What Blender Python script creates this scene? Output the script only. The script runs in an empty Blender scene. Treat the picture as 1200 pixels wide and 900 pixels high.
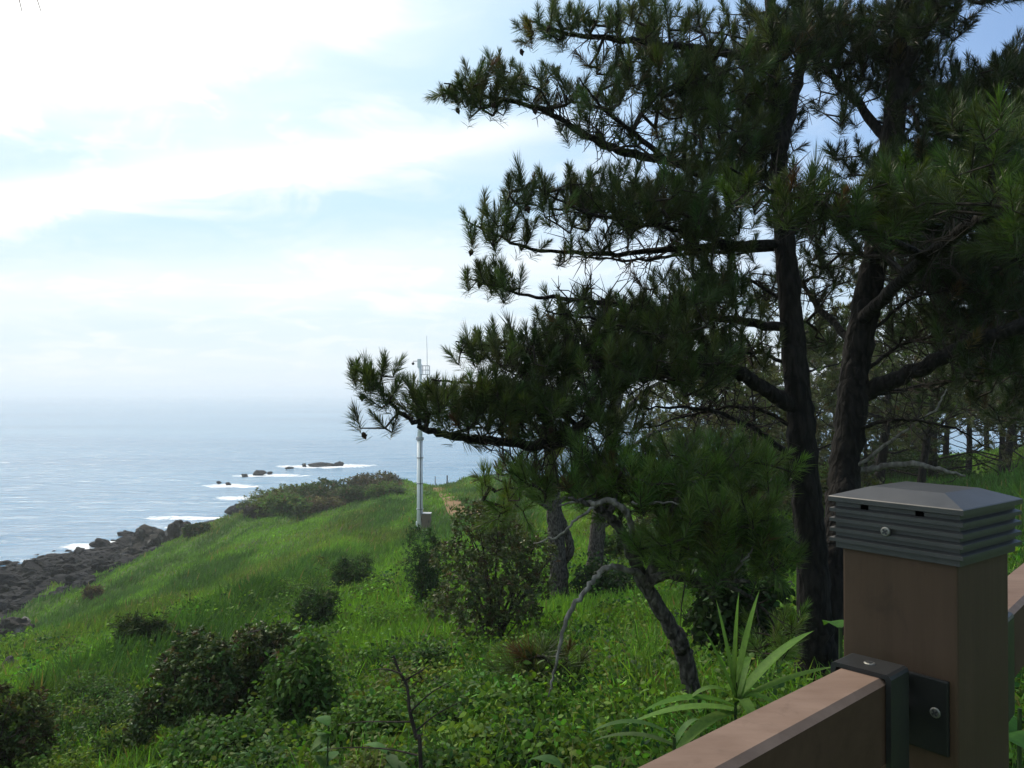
import bpy, math
import numpy as np
from mathutils import Vector

rng = np.random.default_rng(11)
sc = bpy.context.scene
col = sc.collection
R = math.radians

# ------------------------------------------------------------------ camera
EYE = np.array([0.0, 0.0, 16.0])
F, CX, CY, HY = 942.0, 600.0, 450.0, 460.0
PITCH = math.atan((HY - CY) / F)
cd = bpy.data.cameras.new('camera')
cd.sensor_width = 36.0
cd.lens = F / 1200.0 * 36.0
cd.clip_start, cd.clip_end = 0.05, 60000.0
cam = bpy.data.objects.new('camera', cd)
cam.location = EYE
cam.rotation_euler = (math.pi / 2 + PITCH, 0, 0)
col.objects.link(cam)
sc.camera = cam

# ------------------------------------------------------------------ light
SUN_EL, SUN_AZ = 50.0, -36.0          # degrees; azimuth from +Y, negative = left
SUN_DIR = np.array([math.sin(R(SUN_AZ)) * math.cos(R(SUN_EL)), math.cos(R(SUN_AZ)) * math.cos(R(SUN_EL)), math.sin(R(SUN_EL))])
ld = bpy.data.lights.new('sun', 'SUN')
ld.energy = 1.5
ld.angle = R(12)
ld.color = (1.0, 0.90, 0.74)
sun = bpy.data.objects.new('sun', ld)
sun.rotation_euler = Vector(SUN_DIR).to_track_quat('Z', 'Y').to_euler()
sun.location = (-20, 20, 60)
col.objects.link(sun)

sc.cycles.volume_bounces = 2
sc.view_settings.view_transform = 'Standard'
sc.view_settings.look = 'None'
sc.view_settings.exposure = 1.0
sc.view_settings.gamma = 1.0
sc.view_settings.use_curve_mapping = False


class NT:
    """small helper round a node tree"""
    def __init__(self, tree):
        self.t = tree
        tree.nodes.clear()

    def n(self, typ, ins=None, **kw):
        nd = self.t.nodes.new(typ)
        for k, v in kw.items():
            setattr(nd, k, v)
        for k, v in (ins or {}).items():
            s = nd.inputs[k]
            if isinstance(v, bpy.types.NodeSocket):
                self.t.links.new(v, s)
            elif isinstance(v, (tuple, list)) and s.type == 'RGBA' and len(v) == 3:
                s.default_value = (*v, 1)
            else:
                s.default_value = v
        return nd

    def math(self, op, a, b=0.0, c=0.0, clamp=False):
        nd = self.t.nodes.new('ShaderNodeMath')
        nd.operation = op
        nd.use_clamp = clamp
        for i, v in enumerate((a, b, c)):
            if isinstance(v, bpy.types.NodeSocket):
                self.t.links.new(v, nd.inputs[i])
            else:
                nd.inputs[i].default_value = v
        return nd.outputs[0]

    def mix(self, f, a, b, typ='MIX'):
        nd = self.t.nodes.new('ShaderNodeMix')
        nd.data_type = 'RGBA'
        nd.blend_type = typ
        for i, v in ((0, f), (6, a), (7, b)):
            if isinstance(v, bpy.types.NodeSocket):
                self.t.links.new(v, nd.inputs[i])
            elif isinstance(v, (tuple, list)):
                nd.inputs[i].default_value = (*v, 1) if len(v) == 3 else v
            else:
                nd.inputs[i].default_value = v
        return nd.outputs[2]

    def ramp(self, f, stops):
        nd = self.t.nodes.new('ShaderNodeValToRGB')
        e = nd.color_ramp.elements
        while len(e) < len(stops):
            e.new(0.5)
        for el, (p, c) in zip(e, stops):
            el.position = p
            el.color = (c, c, c, 1) if isinstance(c, (int, float)) else (*c, 1)
        self.t.links.new(f, nd.inputs[0])
        return nd.outputs[0]

    def link(self, a, b):
        self.t.links.new(a, b)


# ------------------------------------------------------------------ sky
world = bpy.data.worlds.new('World')
sc.world = world
world.use_nodes = True
w = NT(world.node_tree)
tc = w.n('ShaderNodeTexCoord').outputs['Generated']
sky = w.n('ShaderNodeTexSky', sky_type='NISHITA', sun_disc=False, sun_elevation=R(SUN_EL), sun_rotation=R(SUN_AZ),
          altitude=20.0, air_density=1.0, dust_density=1.6, ozone_density=1.2).outputs[0]
sep = w.n('ShaderNodeSeparateXYZ', {0: tc})
dx, dy, dz = sep.outputs[0], sep.outputs[1], sep.outputs[2]
zz = w.math('ADD', w.math('MAXIMUM', dz, 0.0), 0.16)
cx = w.math('DIVIDE', dx, zz)
cy = w.math('DIVIDE', dy, zz)
cv = w.n('ShaderNodeCombineXYZ', {0: cx, 1: cy, 2: 0.0}).outputs[0]
mp = w.n('ShaderNodeMapping', {0: cv, 'Rotation': (0, 0, R(20)), 'Scale': (0.55, 1.5, 1.0), 'Location': (3.1, 1.7, 0)}).outputs[0]
n1 = w.n('ShaderNodeTexNoise', {'Vector': mp, 'Scale': 0.9, 'Detail': 9.0, 'Roughness': 0.55, 'Distortion': 0.4}).outputs[0]
n2 = w.n('ShaderNodeTexNoise', {'Vector': cv, 'Scale': 2.6, 'Detail': 8.0, 'Roughness': 0.6, 'Distortion': 0.7}).outputs[0]
dsun = w.n('ShaderNodeVectorMath', {0: tc, 1: tuple(SUN_DIR)}, operation='DOT_PRODUCT').outputs['Value']
glow = w.ramp(w.math('ADD', dsun, w.math('MULTIPLY', w.math('SUBTRACT', n2, 0.5), 0.10)), [(0.76, 0.0), (0.83, 0.3), (0.87, 1.0)])
# azimuth / elevation of the long bright streak of cirrus
az = w.math('DIVIDE', dx, w.math('MAXIMUM', dy, 0.05))
el = w.math('DIVIDE', dz, w.math('MAXIMUM', dy, 0.05))
def streak(e0, slope, wid, wob):
    d = w.math('SUBTRACT', el, w.math('ADD', w.math('MULTIPLY', az, slope), e0))
    d = w.math('ADD', d, w.math('MULTIPLY', w.math('SUBTRACT', n2, 0.5), wob))
    d = w.math('DIVIDE', d, wid)
    return w.math('POWER', 2.718, w.math('MULTIPLY', w.math('MULTIPLY', d, d), -1.0))
st1 = streak(0.322, 0.133, 0.022, 0.035)
st1 = w.math('MULTIPLY', st1, w.ramp(az, [(0.0, 1.0), (0.14, 0.1)]))
st2 = streak(0.155, 0.05, 0.05, 0.09)
c1 = w.ramp(n1, [(0.44, 0.0), (0.68, 1.0)])
c2 = w.ramp(n2, [(0.49, 0.0), (0.60, 1.0)])
cl = w.math('ADD', w.math('MULTIPLY', c1, 0.40), w.math('MULTIPLY', w.math('MULTIPLY', c2, w.ramp(n1, [(0.36, 0.0), (0.52, 1.0)])), 0.36))
cl = w.math('ADD', cl, w.math('MULTIPLY', glow, 0.95))
cl = w.math('ADD', cl, w.math('MULTIPLY', st1, 1.0))
cl = w.math('ADD', cl, w.math('MULTIPLY', st2, 0.6))
# a thin veil lies over the sun side (left) and thins out to clear blue on the right
side = w.ramp(w.math('ADD', w.math('MULTIPLY', dx, 0.5), 0.5), [(0.3, 1.0), (0.46, 0.85), (0.60, 0.40), (0.75, 0.12)])
cl = w.math('MULTIPLY', cl, w.math('ADD', w.math('MULTIPLY', side, 0.85), 0.15), clamp=True)
hz = w.ramp(dz, [(0.0, 1.0), (0.03, 0.8), (0.16, 0.0)])
skyb = w.mix(1.0, sky, (1.0, 1.2, 1.45), 'MULTIPLY')
veil = w.mix(side, skyb, (6.0, 8.2, 9.6))
bright = w.mix(glow, (10.2, 10.4, 10.5), (13.5, 13.5, 13.2))
c = w.mix(cl, veil, bright)
c = w.mix(w.math('MULTIPLY', hz, 0.85), c, (8.6, 9.05, 9.55))
bg = w.n('ShaderNodeBackground', {0: c, 1: 0.055})
wo = w.n('ShaderNodeOutputWorld')
w.link(bg.outputs[0], wo.inputs[0])

# ------------------------------------------------------------------ projection helpers
_cp, _sp = math.cos(PITCH), math.sin(PITCH)


def P(px, py, Y):
    """world point seen at photo pixel (px, py) at forward distance Y (metres)"""
    ddx = (px - CX) / F
    ddy = -(py - CY) / F
    s = Y / (_cp - ddy * _sp)
    return np.array([ddx * s, Y, 16.0 + (_sp + ddy * _cp) * s])


# ------------------------------------------------------------------ numeric noise
_lat = rng.random((256, 256))


def vnoise(x, y, seed=0):
    x = np.asarray(x, float) + seed * 17.31
    y = np.asarray(y, float) + seed * 9.77
    xi, yi = np.floor(x).astype(int), np.floor(y).astype(int)
    fx, fy = x - xi, y - yi
    fx, fy = fx * fx * (3 - 2 * fx), fy * fy * (3 - 2 * fy)
    g = lambda a, b: _lat[a & 255, b & 255]
    return (g(xi, yi) * (1 - fx) + g(xi + 1, yi) * fx) * (1 - fy) + (g(xi, yi + 1) * (1 - fx) + g(xi + 1, yi + 1) * fx) * fy


def fbm(x, y, seed=0, o=4):
    s, a, t = 0, 1.0, 0
    for k in range(o):
        s = s + a * vnoise(np.asarray(x) * 2 ** k, np.asarray(y) * 2 ** k, seed + k * 3)
        t += a
        a *= 0.5
    return s / t


def unit(v):
    v = np.asarray(v, float)
    return v / np.maximum(np.linalg.norm(v, axis=-1, keepdims=True), 1e-9)


# ------------------------------------------------------------------ mesh builder
class MB:
    def __init__(self):
        self.v, self.f, self.c, self.n = [], [], [], 0

    def add(self, v, faces, c=(0.5, 0.5, 0.5)):
        v = np.asarray(v, float).reshape(-1, 3)
        c = np.broadcast_to(np.asarray(c, float), v.shape)
        for f in (faces if isinstance(faces, list) else [faces]):
            f = np.asarray(f, int)
            if len(f):
                self.f.append(f + self.n)
        self.v.append(v)
        self.c.append(c)
        self.n += len(v)

    def build(self, name, mat, parent=None, origin=(0, 0, 0), smooth=False, loc=None):
        me = bpy.data.meshes.new(name)
        v = np.concatenate(self.v) - np.asarray(origin)
        c = np.concatenate(self.c)
        me.vertices.add(len(v))
        me.vertices.foreach_set('co', v.astype(np.float32).ravel())
        loops = np.concatenate([f.ravel() for f in self.f])
        tot = np.concatenate([np.full(len(f), f.shape[1]) for f in self.f])
        start = np.concatenate([[0], np.cumsum(tot)[:-1]])
        me.loops.add(len(loops))
        me.loops.foreach_set('vertex_index', loops.astype(np.int32))
        me.polygons.add(len(tot))
        me.polygons.foreach_set('loop_start', start.astype(np.int32))
        me.polygons.foreach_set('loop_total', tot.astype(np.int32))
        me.polygons.foreach_set('use_smooth', np.full(len(tot), bool(smooth)))
        a = me.color_attributes.new('col', 'FLOAT_COLOR', 'POINT')
        a.data.foreach_set('color', np.concatenate([c, np.ones((len(c), 1))], 1).astype(np.float32).ravel())
        me.update(calc_edges=True)
        me.validate()
        me.materials.append(mat)
        o = bpy.data.objects.new(name, me)
        col.objects.link(o)
        if parent is not None:
            o.parent = parent
        o.location = loc if loc is not None else (tuple(origin) if parent is None else (0, 0, 0))
        return o


def tag(o, label, cat, group=None, kind=None):
    o['label'] = label
    o['category'] = cat
    if group:
        o['group'] = group
    if kind:
        o['kind'] = kind
    return o


def empty(name, loc, rz=0.0):
    o = bpy.data.objects.new(name, None)
    o.empty_display_size = 0.2
    o.location = tuple(loc)
    o.rotation_euler = (0, 0, rz)
    col.objects.link(o)
    return o


def structure(o):
    o['kind'] = 'structure'
    return o


def copy_tree(o, parent=None):
    c = o.copy()
    col.objects.link(c)
    if parent is not None:
        c.parent = parent
    for ch in list(o.children):
        copy_tree(ch, c)
    return c


def frames(D):
    D = unit(D)
    ref = np.where(np.abs(D[:, 2:3]) > 0.92, np.array([[1.0, 0, 0]]), np.array([[0, 0, 1.0]]))
    A = unit(np.cross(D, ref))
    B = np.cross(A, D)
    return A, B


def blades(mb, P0, D, L, W, c, t, prof, droop=0.0, roll=None, fold=0.0):
    """many leaves at once: a strip along D from P0 with half-width profile prof, bent down by droop"""
    P0, D = np.asarray(P0, float), unit(D)
    n = len(P0)
    L = np.broadcast_to(np.asarray(L, float), (n,))
    W = np.broadcast_to(np.asarray(W, float), (n,))
    droop = np.broadcast_to(np.asarray(droop, float), (n,))
    A, B = frames(D)
    th = rng.random(n) * 2 * math.pi if roll is None else np.broadcast_to(roll, (n,))
    S = A * np.cos(th)[:, None] + B * np.sin(th)[:, None]
    Nn = np.cross(S, D)
    Nn = np.where(Nn[:, 2:3] < 0, -Nn, Nn)
    k = len(t)
    rows = []
    for ti, wi in zip(t, prof):
        c0 = P0 + D * (L * ti)[:, None]
        c0 = c0 - np.array([0, 0, 1.0]) * (droop * L * ti * ti)[:, None]
        if wi == 0:
            rows.append([c0])
        else:
            o = S * (W * wi)[:, None]
            if fold:
                up = Nn * (W * wi * fold)[:, None]
                rows.append([c0 - o + up, c0, c0 + o + up])
            else:
                rows.append([c0 - o, c0 + o])
    sizes = [len(r) for r in rows]
    per = sum(sizes)
    V = np.stack([p for r in rows for p in r], 1).reshape(-1, 3)
    base = (np.arange(n) * per)[:, None]
    off = np.concatenate([[0], np.cumsum(sizes)])
    q, tr = [], []
    for i in range(k - 1):
        a, b = off[i], off[i + 1]
        if sizes[i] == sizes[i + 1]:
            for j in range(sizes[i] - 1):
                q.append([a + j, a + j + 1, b + j + 1, b + j])
        elif sizes[i + 1] == 1:
            for j in range(sizes[i] - 1):
                tr.append([a + j, a + j + 1, b])
        elif sizes[i] == 1:
            for j in range(sizes[i + 1] - 1):
                tr.append([a, b + j + 1, b + j])
    fs = []
    if q:
        fs.append((base[:, None, :] + np.array(q)[None]).reshape(-1, 4))
    if tr:
        fs.append((base[:, None, :] + np.array(tr)[None]).reshape(-1, 3))
    c = np.asarray(c, float)
    c = np.repeat(np.broadcast_to(c, (n, 3)), per, 0)
    mb.add(V, fs, c)


def jit(base, n, amt=0.25, hue=0.12):
    """n albedo values round one colour"""
    b = np.asarray(base, float)
    k = np.exp(rng.normal(0, amt, (n, 1)))
    h = np.exp(rng.normal(0, hue, (n, 3)))
    return np.clip(b * k * h, 0, 0.6)


def spline(pts, per=6):
    """Catmull-Rom through rows of any width"""
    p = np.asarray(pts, float)
    if len(p) < 3:
        return p
    e = np.vstack([2 * p[0] - p[1], p, 2 * p[-1] - p[-2]])
    out = []
    for i in range(1, len(e) - 2):
        for t in np.linspace(0, 1, per, endpoint=False):
            a, b, c_, d = e[i - 1], e[i], e[i + 1], e[i + 2]
            out.append(0.5 * ((2 * b) + (c_ - a) * t + (2 * a - 5 * b + 4 * c_ - d) * t * t + (3 * b - a - 3 * c_ + d) * t ** 3))
    out.append(p[-1])
    return np.array(out)


def tube(mb, pts, rad, sides=8, c=(0.06, 0.05, 0.04), rough=0.0, cap=True):
    pts = np.asarray(pts, float)
    rad = np.broadcast_to(np.asarray(rad, float), (len(pts),))
    T = unit(np.gradient(pts, axis=0))
    A = unit(np.cross(T[0], [0.31, 0.95, 0.1] if abs(T[0][2]) > 0.8 else [0, 0, 1.0]))
    th = np.arange(sides) / sides * 2 * math.pi
    rows = []
    for i in range(len(pts)):
        A = unit(A - T[i] * np.dot(A, T[i]))
        B = np.cross(T[i], A)
        rr = rad[i] * (1 + (rng.normal(0, rough, sides) if rough else 0))
        rows.append(pts[i] + (np.cos(th)[:, None] * A + np.sin(th)[:, None] * B) * np.reshape(rr, (-1, 1)))
    V = np.concatenate(rows)
    i = np.arange(len(pts) - 1)[:, None] * sides
    j = np.arange(sides)[None]
    jn = (j + 1) % sides
    q = np.stack([i + j, i + jn, i + sides + jn, i + sides + j], -1).reshape(-1, 4)
    fs = [q]
    if cap:
        V = np.vstack([V, pts[0], pts[-1]])
        m = len(pts) * sides
        jj = np.arange(sides)
        fs.append(np.stack([np.full(sides, m), (jj + 1) % sides, jj], -1))
        fs.append(np.stack([np.full(sides, m + 1), (len(pts) - 1) * sides + jj, (len(pts) - 1) * sides + (jj + 1) % sides], -1))
    mb.add(V, fs, c)


def box(mb, lo, hi, ax=None, org=(0, 0, 0), c=(0.5, 0.5, 0.5), bev=0.0):
    """box lo..hi in a local frame ax (rows = axes) at org; bev chamfers all edges"""
    lo, hi = np.asarray(lo, float), np.asarray(hi, float)
    if bev <= 0:
        v = np.array([[x, y, z] for z in (lo[2], hi[2]) for y in (lo[1], hi[1]) for x in (lo[0], hi[0])])
        f = np.array([[0, 2, 3, 1], [4, 5, 7, 6], [0, 1, 5, 4], [2, 6, 7, 3], [0, 4, 6, 2], [1, 3, 7, 5]])
        fs = [f]
    else:
        import bmesh
        bm = bmesh.new()
        vs = [bm.verts.new((x, y, z)) for z in (lo[2], hi[2]) for y in (lo[1], hi[1]) for x in (lo[0], hi[0])]
        for q in ([0, 2, 3, 1], [4, 5, 7, 6], [0, 1, 5, 4], [2, 6, 7, 3], [0, 4, 6, 2], [1, 3, 7, 5]):
            bm.faces.new([vs[i] for i in q])
        bmesh.ops.bevel(bm, geom=list(bm.edges), offset=bev, segments=2, profile=0.6, affect='EDGES')
        bm.verts.index_update()
        v = np.array([x.co[:] for x in bm.verts])
        fs = {}
        for fc in bm.faces:
            fs.setdefault(len(fc.verts), []).append([x.index for x in fc.verts])
        fs = [np.array(x) for x in fs.values()]
        bm.free()
    if ax is not None:
        v = v @ np.asarray(ax)
    mb.add(v + np.asarray(org), fs, c)


# ------------------------------------------------------------------ materials
def mat_leaf(name, transl=0.35, rough=0.5, spec=0.3, tcol=(1.25, 1.3, 0.6)):
    m = bpy.data.materials.new(name)
    m.use_nodes = True
    t = NT(m.node_tree)
    a = t.n('ShaderNodeAttribute', attribute_name='col').outputs['Color']
    gp = t.n('ShaderNodeNewGeometry').outputs['Position']
    mo = t.n('ShaderNodeTexNoise', {'Vector': gp, 'Scale': 55.0, 'Detail': 4.0, 'Roughness': 0.7}).outputs[0]
    a = t.mix(1.0, a, t.ramp(mo, [(0.3, (0.72, 0.74, 0.8)), (0.7, (1.26, 1.22, 1.1))]), 'MULTIPLY')
    pr = t.n('ShaderNodeBsdfPrincipled', {'Base Color': a, 'Roughness': rough, 'Specular IOR Level': spec})
    tr = t.n('ShaderNodeBsdfTranslucent', {0: t.mix(1.0, a, tcol, 'MULTIPLY')})
    mx = t.n('ShaderNodeMixShader', {0: transl, 1: pr.outputs[0], 2: tr.outputs[0]})
    o = t.n('ShaderNodeOutputMaterial')
    t.link(mx.outputs[0], o.inputs[0])
    return m


def mat_bark(name, a, b, scale=16.0, bump=0.45, stretch=0.35, rough=0.9):
    m = bpy.data.materials.new(name)
    m.use_nodes = True
    t = NT(m.node_tree)
    co = t.n('ShaderNodeTexCoord').outputs['Object']
    mpn = t.n('ShaderNodeMapping', {0: co, 'Scale': (1, 1, stretch)}).outputs[0]
    wn = t.n('ShaderNodeTexNoise', {'Vector': mpn, 'Scale': scale * 1.3, 'Detail': 3.0}).outputs[1]
    wv = t.n('ShaderNodeVectorMath', {0: mpn, 1: t.n('ShaderNodeVectorMath', {0: wn, 'Scale': 0.9 / scale}, operation='SCALE').outputs[0]}, operation='ADD').outputs[0]
    vo = t.n('ShaderNodeTexVoronoi', {'Vector': wv, 'Scale': scale * 2.2, 'Randomness': 1.0}, feature='SMOOTH_F1').outputs['Distance']
    vo = t.math('SUBTRACT', 0.75, vo)
    no = t.n('ShaderNodeTexNoise', {'Vector': mpn, 'Scale': scale * 3, 'Detail': 8.0, 'Roughness': 0.7}).outputs[0]
    nb = t.n('ShaderNodeTexNoise', {'Vector': co, 'Scale': 2.5, 'Detail': 3.0}).outputs[0]
    plates = t.ramp(vo, [(0.1, 0.0), (0.5, 1.0)])
    f = t.math('MULTIPLY', t.math('ADD', t.math('MULTIPLY', plates, 0.6), t.math('MULTIPLY', nb, 0.4)), no)
    cc = t.mix(t.ramp(f, [(0.12, 0.0), (0.6, 1.0)]), a, b)
    h = t.math('ADD', plates, t.math('MULTIPLY', no, 0.8))
    bm = t.n('ShaderNodeBump', {'Height': h, 'Strength': bump, 'Distance': 0.02}).outputs[0]
    pr = t.n('ShaderNodeBsdfPrincipled', {'Base Color': cc, 'Roughness': rough, 'Specular IOR Level': 0.2, 'Normal': bm})
    o = t.n('ShaderNodeOutputMaterial')
    t.link(pr.outputs[0], o.inputs[0])
    return m


def mat_paint(name, a, b, rough=0.6, scale=30.0, bump=0.1, spec=0.4, metallic=0.0, stretch=(1, 1, 1), lo=0.35, hi=0.7):
    m = bpy.data.materials.new(name)
    m.use_nodes = True
    t = NT(m.node_tree)
    co = t.n('ShaderNodeTexCoord').outputs['Object']
    mpn = t.n('ShaderNodeMapping', {0: co, 'Scale': stretch}).outputs[0]
    no = t.n('ShaderNodeTexNoise', {'Vector': mpn, 'Scale': scale, 'Detail': 7.0, 'Roughness': 0.65}).outputs[0]
    n3 = t.n('ShaderNodeTexNoise', {'Vector': co, 'Scale': scale * 0.22, 'Detail': 4.0}).outputs[0]
    f = t.ramp(t.math('ADD', t.math('MULTIPLY', no, 0.5), t.math('MULTIPLY', n3, 0.5)), [(lo, 0.0), (hi, 1.0)])
    cc = t.mix(f, a, b)
    n4 = t.n('ShaderNodeTexNoise', {'Vector': t.n('ShaderNodeMapping', {0: co, 'Scale': (1, 1, 0.35)}).outputs[0], 'Scale': scale * 0.5, 'Detail': 10.0, 'Roughness': 0.75, 'Distortion': 1.2}).outputs[0]
    cc = t.mix(t.ramp(n4, [(0.56, 0.0), (0.72, 0.45)]), cc, tuple(x * 0.55 for x in a))
    cc = t.mix(t.ramp(n4, [(0.26, 0.35), (0.38, 0.0)]), cc, tuple(min(.8, x * 1.35) for x in b))
    rr = t.math('ADD', rough, t.math('MULTIPLY', t.math('SUBTRACT', n3, 0.5), 0.25))
    bm = t.n('ShaderNodeBump', {'Height': no, 'Strength': bump, 'Distance': 0.002}).outputs[0]
    pr = t.n('ShaderNodeBsdfPrincipled', {'Base Color': cc, 'Roughness': rr, 'Specular IOR Level': spec, 'Metallic': metallic, 'Normal': bm})
    o = t.n('ShaderNodeOutputMaterial')
    t.link(pr.outputs[0], o.inputs[0])
    return m


def mat_rock(name, a, b, lichen, lamt=0.62):
    m = bpy.data.materials.new(name)
    m.use_nodes = True
    t = NT(m.node_tree)
    co = t.n('ShaderNodeTexCoord').outputs['Object']
    ge = t.n('ShaderNodeNewGeometry').outputs['Position']
    no = t.n('ShaderNodeTexNoise', {'Vector': ge, 'Scale': 2.2, 'Detail': 9.0, 'Roughness': 0.7}).outputs[0]
    nf = t.n('ShaderNodeTexNoise', {'Vector': ge, 'Scale': 9.0, 'Detail': 6.0, 'Roughness': 0.7}).outputs[0]
    nl = t.n('ShaderNodeTexNoise', {'Vector': ge, 'Scale': 0.7, 'Detail': 8.0, 'Roughness': 0.65}).outputs[0]
    cr = t.n('ShaderNodeTexVoronoi', {'Vector': ge, 'Scale': 1.3}, feature='DISTANCE_TO_EDGE').outputs['Distance']
    cc = t.mix(t.ramp(no, [(0.35, 0.0), (0.68, 1.0)]), a, b)
    cc = t.mix(t.ramp(nl, [(lamt, 0.0), (lamt + 0.08, 0.8)]), cc, lichen)
    h = t.math('ADD', t.math('MULTIPLY', no, 1.0), t.math('MULTIPLY', nf, 0.4))
    h = t.math('ADD', h, t.math('MULTIPLY', t.ramp(cr, [(0.0, 0.0), (0.08, 1.0)]), 0.25))
    bm = t.n('ShaderNodeBump', {'Height': h, 'Strength': 0.9, 'Distance': 0.25}).outputs[0]
    pr = t.n('ShaderNodeBsdfPrincipled', {'Base Color': cc, 'Roughness': 0.8, 'Specular IOR Level': 0.2, 'Normal': bm})
    o = t.n('ShaderNodeOutputMaterial')
    t.link(pr.outputs[0], o.inputs[0])
    return m


M_needle = mat_leaf('pine_needles', 0.34, 0.45, 0.3, (1.2, 1.25, 0.6))
M_leaf = mat_leaf('leaf', 0.35, 0.6, 0.15)
M_gloss = mat_leaf('glossy_leaf', 0.2, 0.45, 0.25)
M_grass = mat_leaf('grass_blade', 0.4, 0.6, 0.15)
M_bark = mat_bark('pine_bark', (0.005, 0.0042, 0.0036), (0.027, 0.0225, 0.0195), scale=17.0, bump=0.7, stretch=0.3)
M_bark_g = mat_bark('grey_bark', (0.026, 0.022, 0.019), (0.16, 0.142, 0.122), scale=22, bump=0.8, stretch=0.45)
M_dead = mat_bark('dead_wood', (0.10, 0.09, 0.078), (0.30, 0.275, 0.245), scale=18, bump=0.4)
M_twig = mat_bark('twig_bark', (0.018, 0.014, 0.011), (0.07, 0.055, 0.045), scale=20, bump=0.2)
M_cone = mat_bark('cone_scale', (0.02, 0.013, 0.009), (0.08, 0.05, 0.032), scale=60, bump=0.8, stretch=1.0)
M_rock = mat_rock('basalt', (0.0028, 0.0033, 0.005), (0.013, 0.0148, 0.021), (0.036, 0.038, 0.044), 0.64)
M_rock_l = mat_rock('weathered_basalt', (0.015, 0.013, 0.012), (0.06, 0.052, 0.046), (0.20, 0.18, 0.165), 0.55)
M_rock_pale = mat_rock('pale_stone', (0.16, 0.13, 0.11), (0.30, 0.26, 0.23), (0.36, 0.33, 0.3), 0.55)

# ------------------------------------------------------------------ terrain
ctl = [P(*q) for q in [
    (820, 850, 4.2), (955, 810, 5.2), (650, 715, 12), (695, 705, 14), (590, 790, 7.5), (490, 900, 4.5), (570, 755, 9),
    (250, 900, 6.5), (20, 900, 8.5), (230, 835, 9), (165, 765, 17), (400, 690, 17), (500, 625, 37), (15, 745, 43),
    (0, 800, 33), (150, 670, 58), (215, 630, 70), (285, 605, 80), (360, 600, 74), (440, 578, 80), (515, 572, 78),
    (552, 569, 82), (300, 650, 50), (150, 720, 36), (400, 610, 55), (620, 600, 40), (720, 640, 25), (1110, 567, 30),
    (1190, 545, 38), (1150, 548, 50), (900, 565, 60), (700, 575, 70), (80, 740, 28)]]
ctl += [np.array(q, float) for q in [
    (-46, 72, 0.2), (-41, 77, 0.2), (-39, 86, 0.2), (-40, 100, -0.3), (-33, 113, -0.3), (-15, 118, -0.3), (10, 120, -0.3),
    (40, 125, 0), (80, 120, 0), (-40, 48, 1.0), (-36, 62, 1.6), (-33, 72, 1.6), (-50, 55, -1), (-55, 40, -1), (-38, 25, 1.5), (-33, 85, 1.8),
    (-60, 90, -4), (-50, 115, -4), (-30, 130, -4), (0, 138, -4), (50, 140, -4), (105, 138, -4), (-75, 50, -4), (-78, 0, -4), (-78, -48, -4),
    (-45, 0, 4), (-50, -40, 4), (-20, 5, 10.5), (-10, 0, 13), (-3, -3, 14.1), (0, 1, 14.05), (1.6, 2.4, 14.1), (3, 0, 14.4), (0, -15, 15.5), (10, -40, 19),
    (-25, -30, 13), (25, 0, 16.0), (20, 15, 14.2), (60, 0, 19), (60, 40, 15), (80, 80, 9), (105, 40, 18), (105, 100, 6), (40, 90, 7.5), (100, -45, 24)]]
ctl = np.array(ctl)


def rbf_fit(c):
    n = len(c)
    d = np.linalg.norm(c[:, None, :2] - c[None, :, :2], axis=-1)
    A = np.zeros((n + 3, n + 3))
    A[:n, :n] = d - 0.0 * np.eye(n)
    Q = np.c_[np.ones(n), c[:, :2]]
    A[:n, n:] = Q
    A[n:, :n] = Q.T
    return np.linalg.solve(A, np.r_[c[:, 2], 0, 0, 0])


_w = rbf_fit(ctl)
GX = np.arange(-80, 110.01, 0.5)
GY = np.arange(-50, 140.01, 0.5)
gx, gy = np.meshgrid(GX, GY, indexing='ij')


def rbf_eval(x, y):
    sh = x.shape
    x, y = x.ravel(), y.ravel()
    out = _w[-3] + _w[-2] * x + _w[-1] * y
    for i in range(len(ctl)):
        out = out + _w[i] * np.hypot(x - ctl[i, 0], y - ctl[i, 1])
    return out.reshape(sh)


def blur(a, k):
    for _ in range(k):
        p = np.pad(a, 1, mode='edge')
        a = (p[:-2, 1:-1] + p[2:, 1:-1] + p[1:-1, :-2] + p[1:-1, 2:] + 2 * a) / 6
    return a


HG = rbf_eval(gx, gy)
far = np.clip((np.hypot(gx, gy) - 4) / 12, 0, 1)
HG = HG * (1 - far) + blur(HG, 10) * far
HG = HG + far * (fbm(gx * 0.16, gy * 0.11, 3) - 0.5) * 1.0 + (fbm(gx * 0.8, gy * 0.5, 5) - 0.5) * 0.22 * np.clip(far + 0.3, 0, 1)
# long reed banks running along the hillside
bank = fbm(gx * 0.30 + 0.02 * gy, gy * 0.035, 8, 3)
HG = HG + far * np.clip((bank - 0.5) * 4.0, 0, 1) * 0.75 * (HG > 3)


def H(x, y):
    x, y = np.asarray(x, float), np.asarray(y, float)
    u = np.clip((x + 80) / 0.5, 0, len(GX) - 1.001)
    v = np.clip((y + 50) / 0.5, 0, len(GY) - 1.001)
    i, j = u.astype(int), v.astype(int)
    fu, fv = u - i, v - j
    return (HG[i, j] * (1 - fu) + HG[i + 1, j] * fu) * (1 - fv) + (HG[i, j + 1] * (1 - fu) + HG[i + 1, j + 1] * fu) * fv


def G(px, py, y0=1.5):
    """point of the ground seen at a photo pixel"""
    Y = np.geomspace(y0, 135, 4000)
    d = P(px, py, 1.0)
    x, z = d[0] * Y, 16 + (d[2] - 16) * Y
    hit = np.nonzero(z <= np.maximum(H(x, Y), 0.0))[0]
    k = hit[0] if len(hit) else len(Y) - 1
    return np.array([x[k], Y[k], max(float(H(x[k], Y[k])), 0.0)])


def on(x, y):
    return np.array([x, y, float(H(x, y))])


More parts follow.
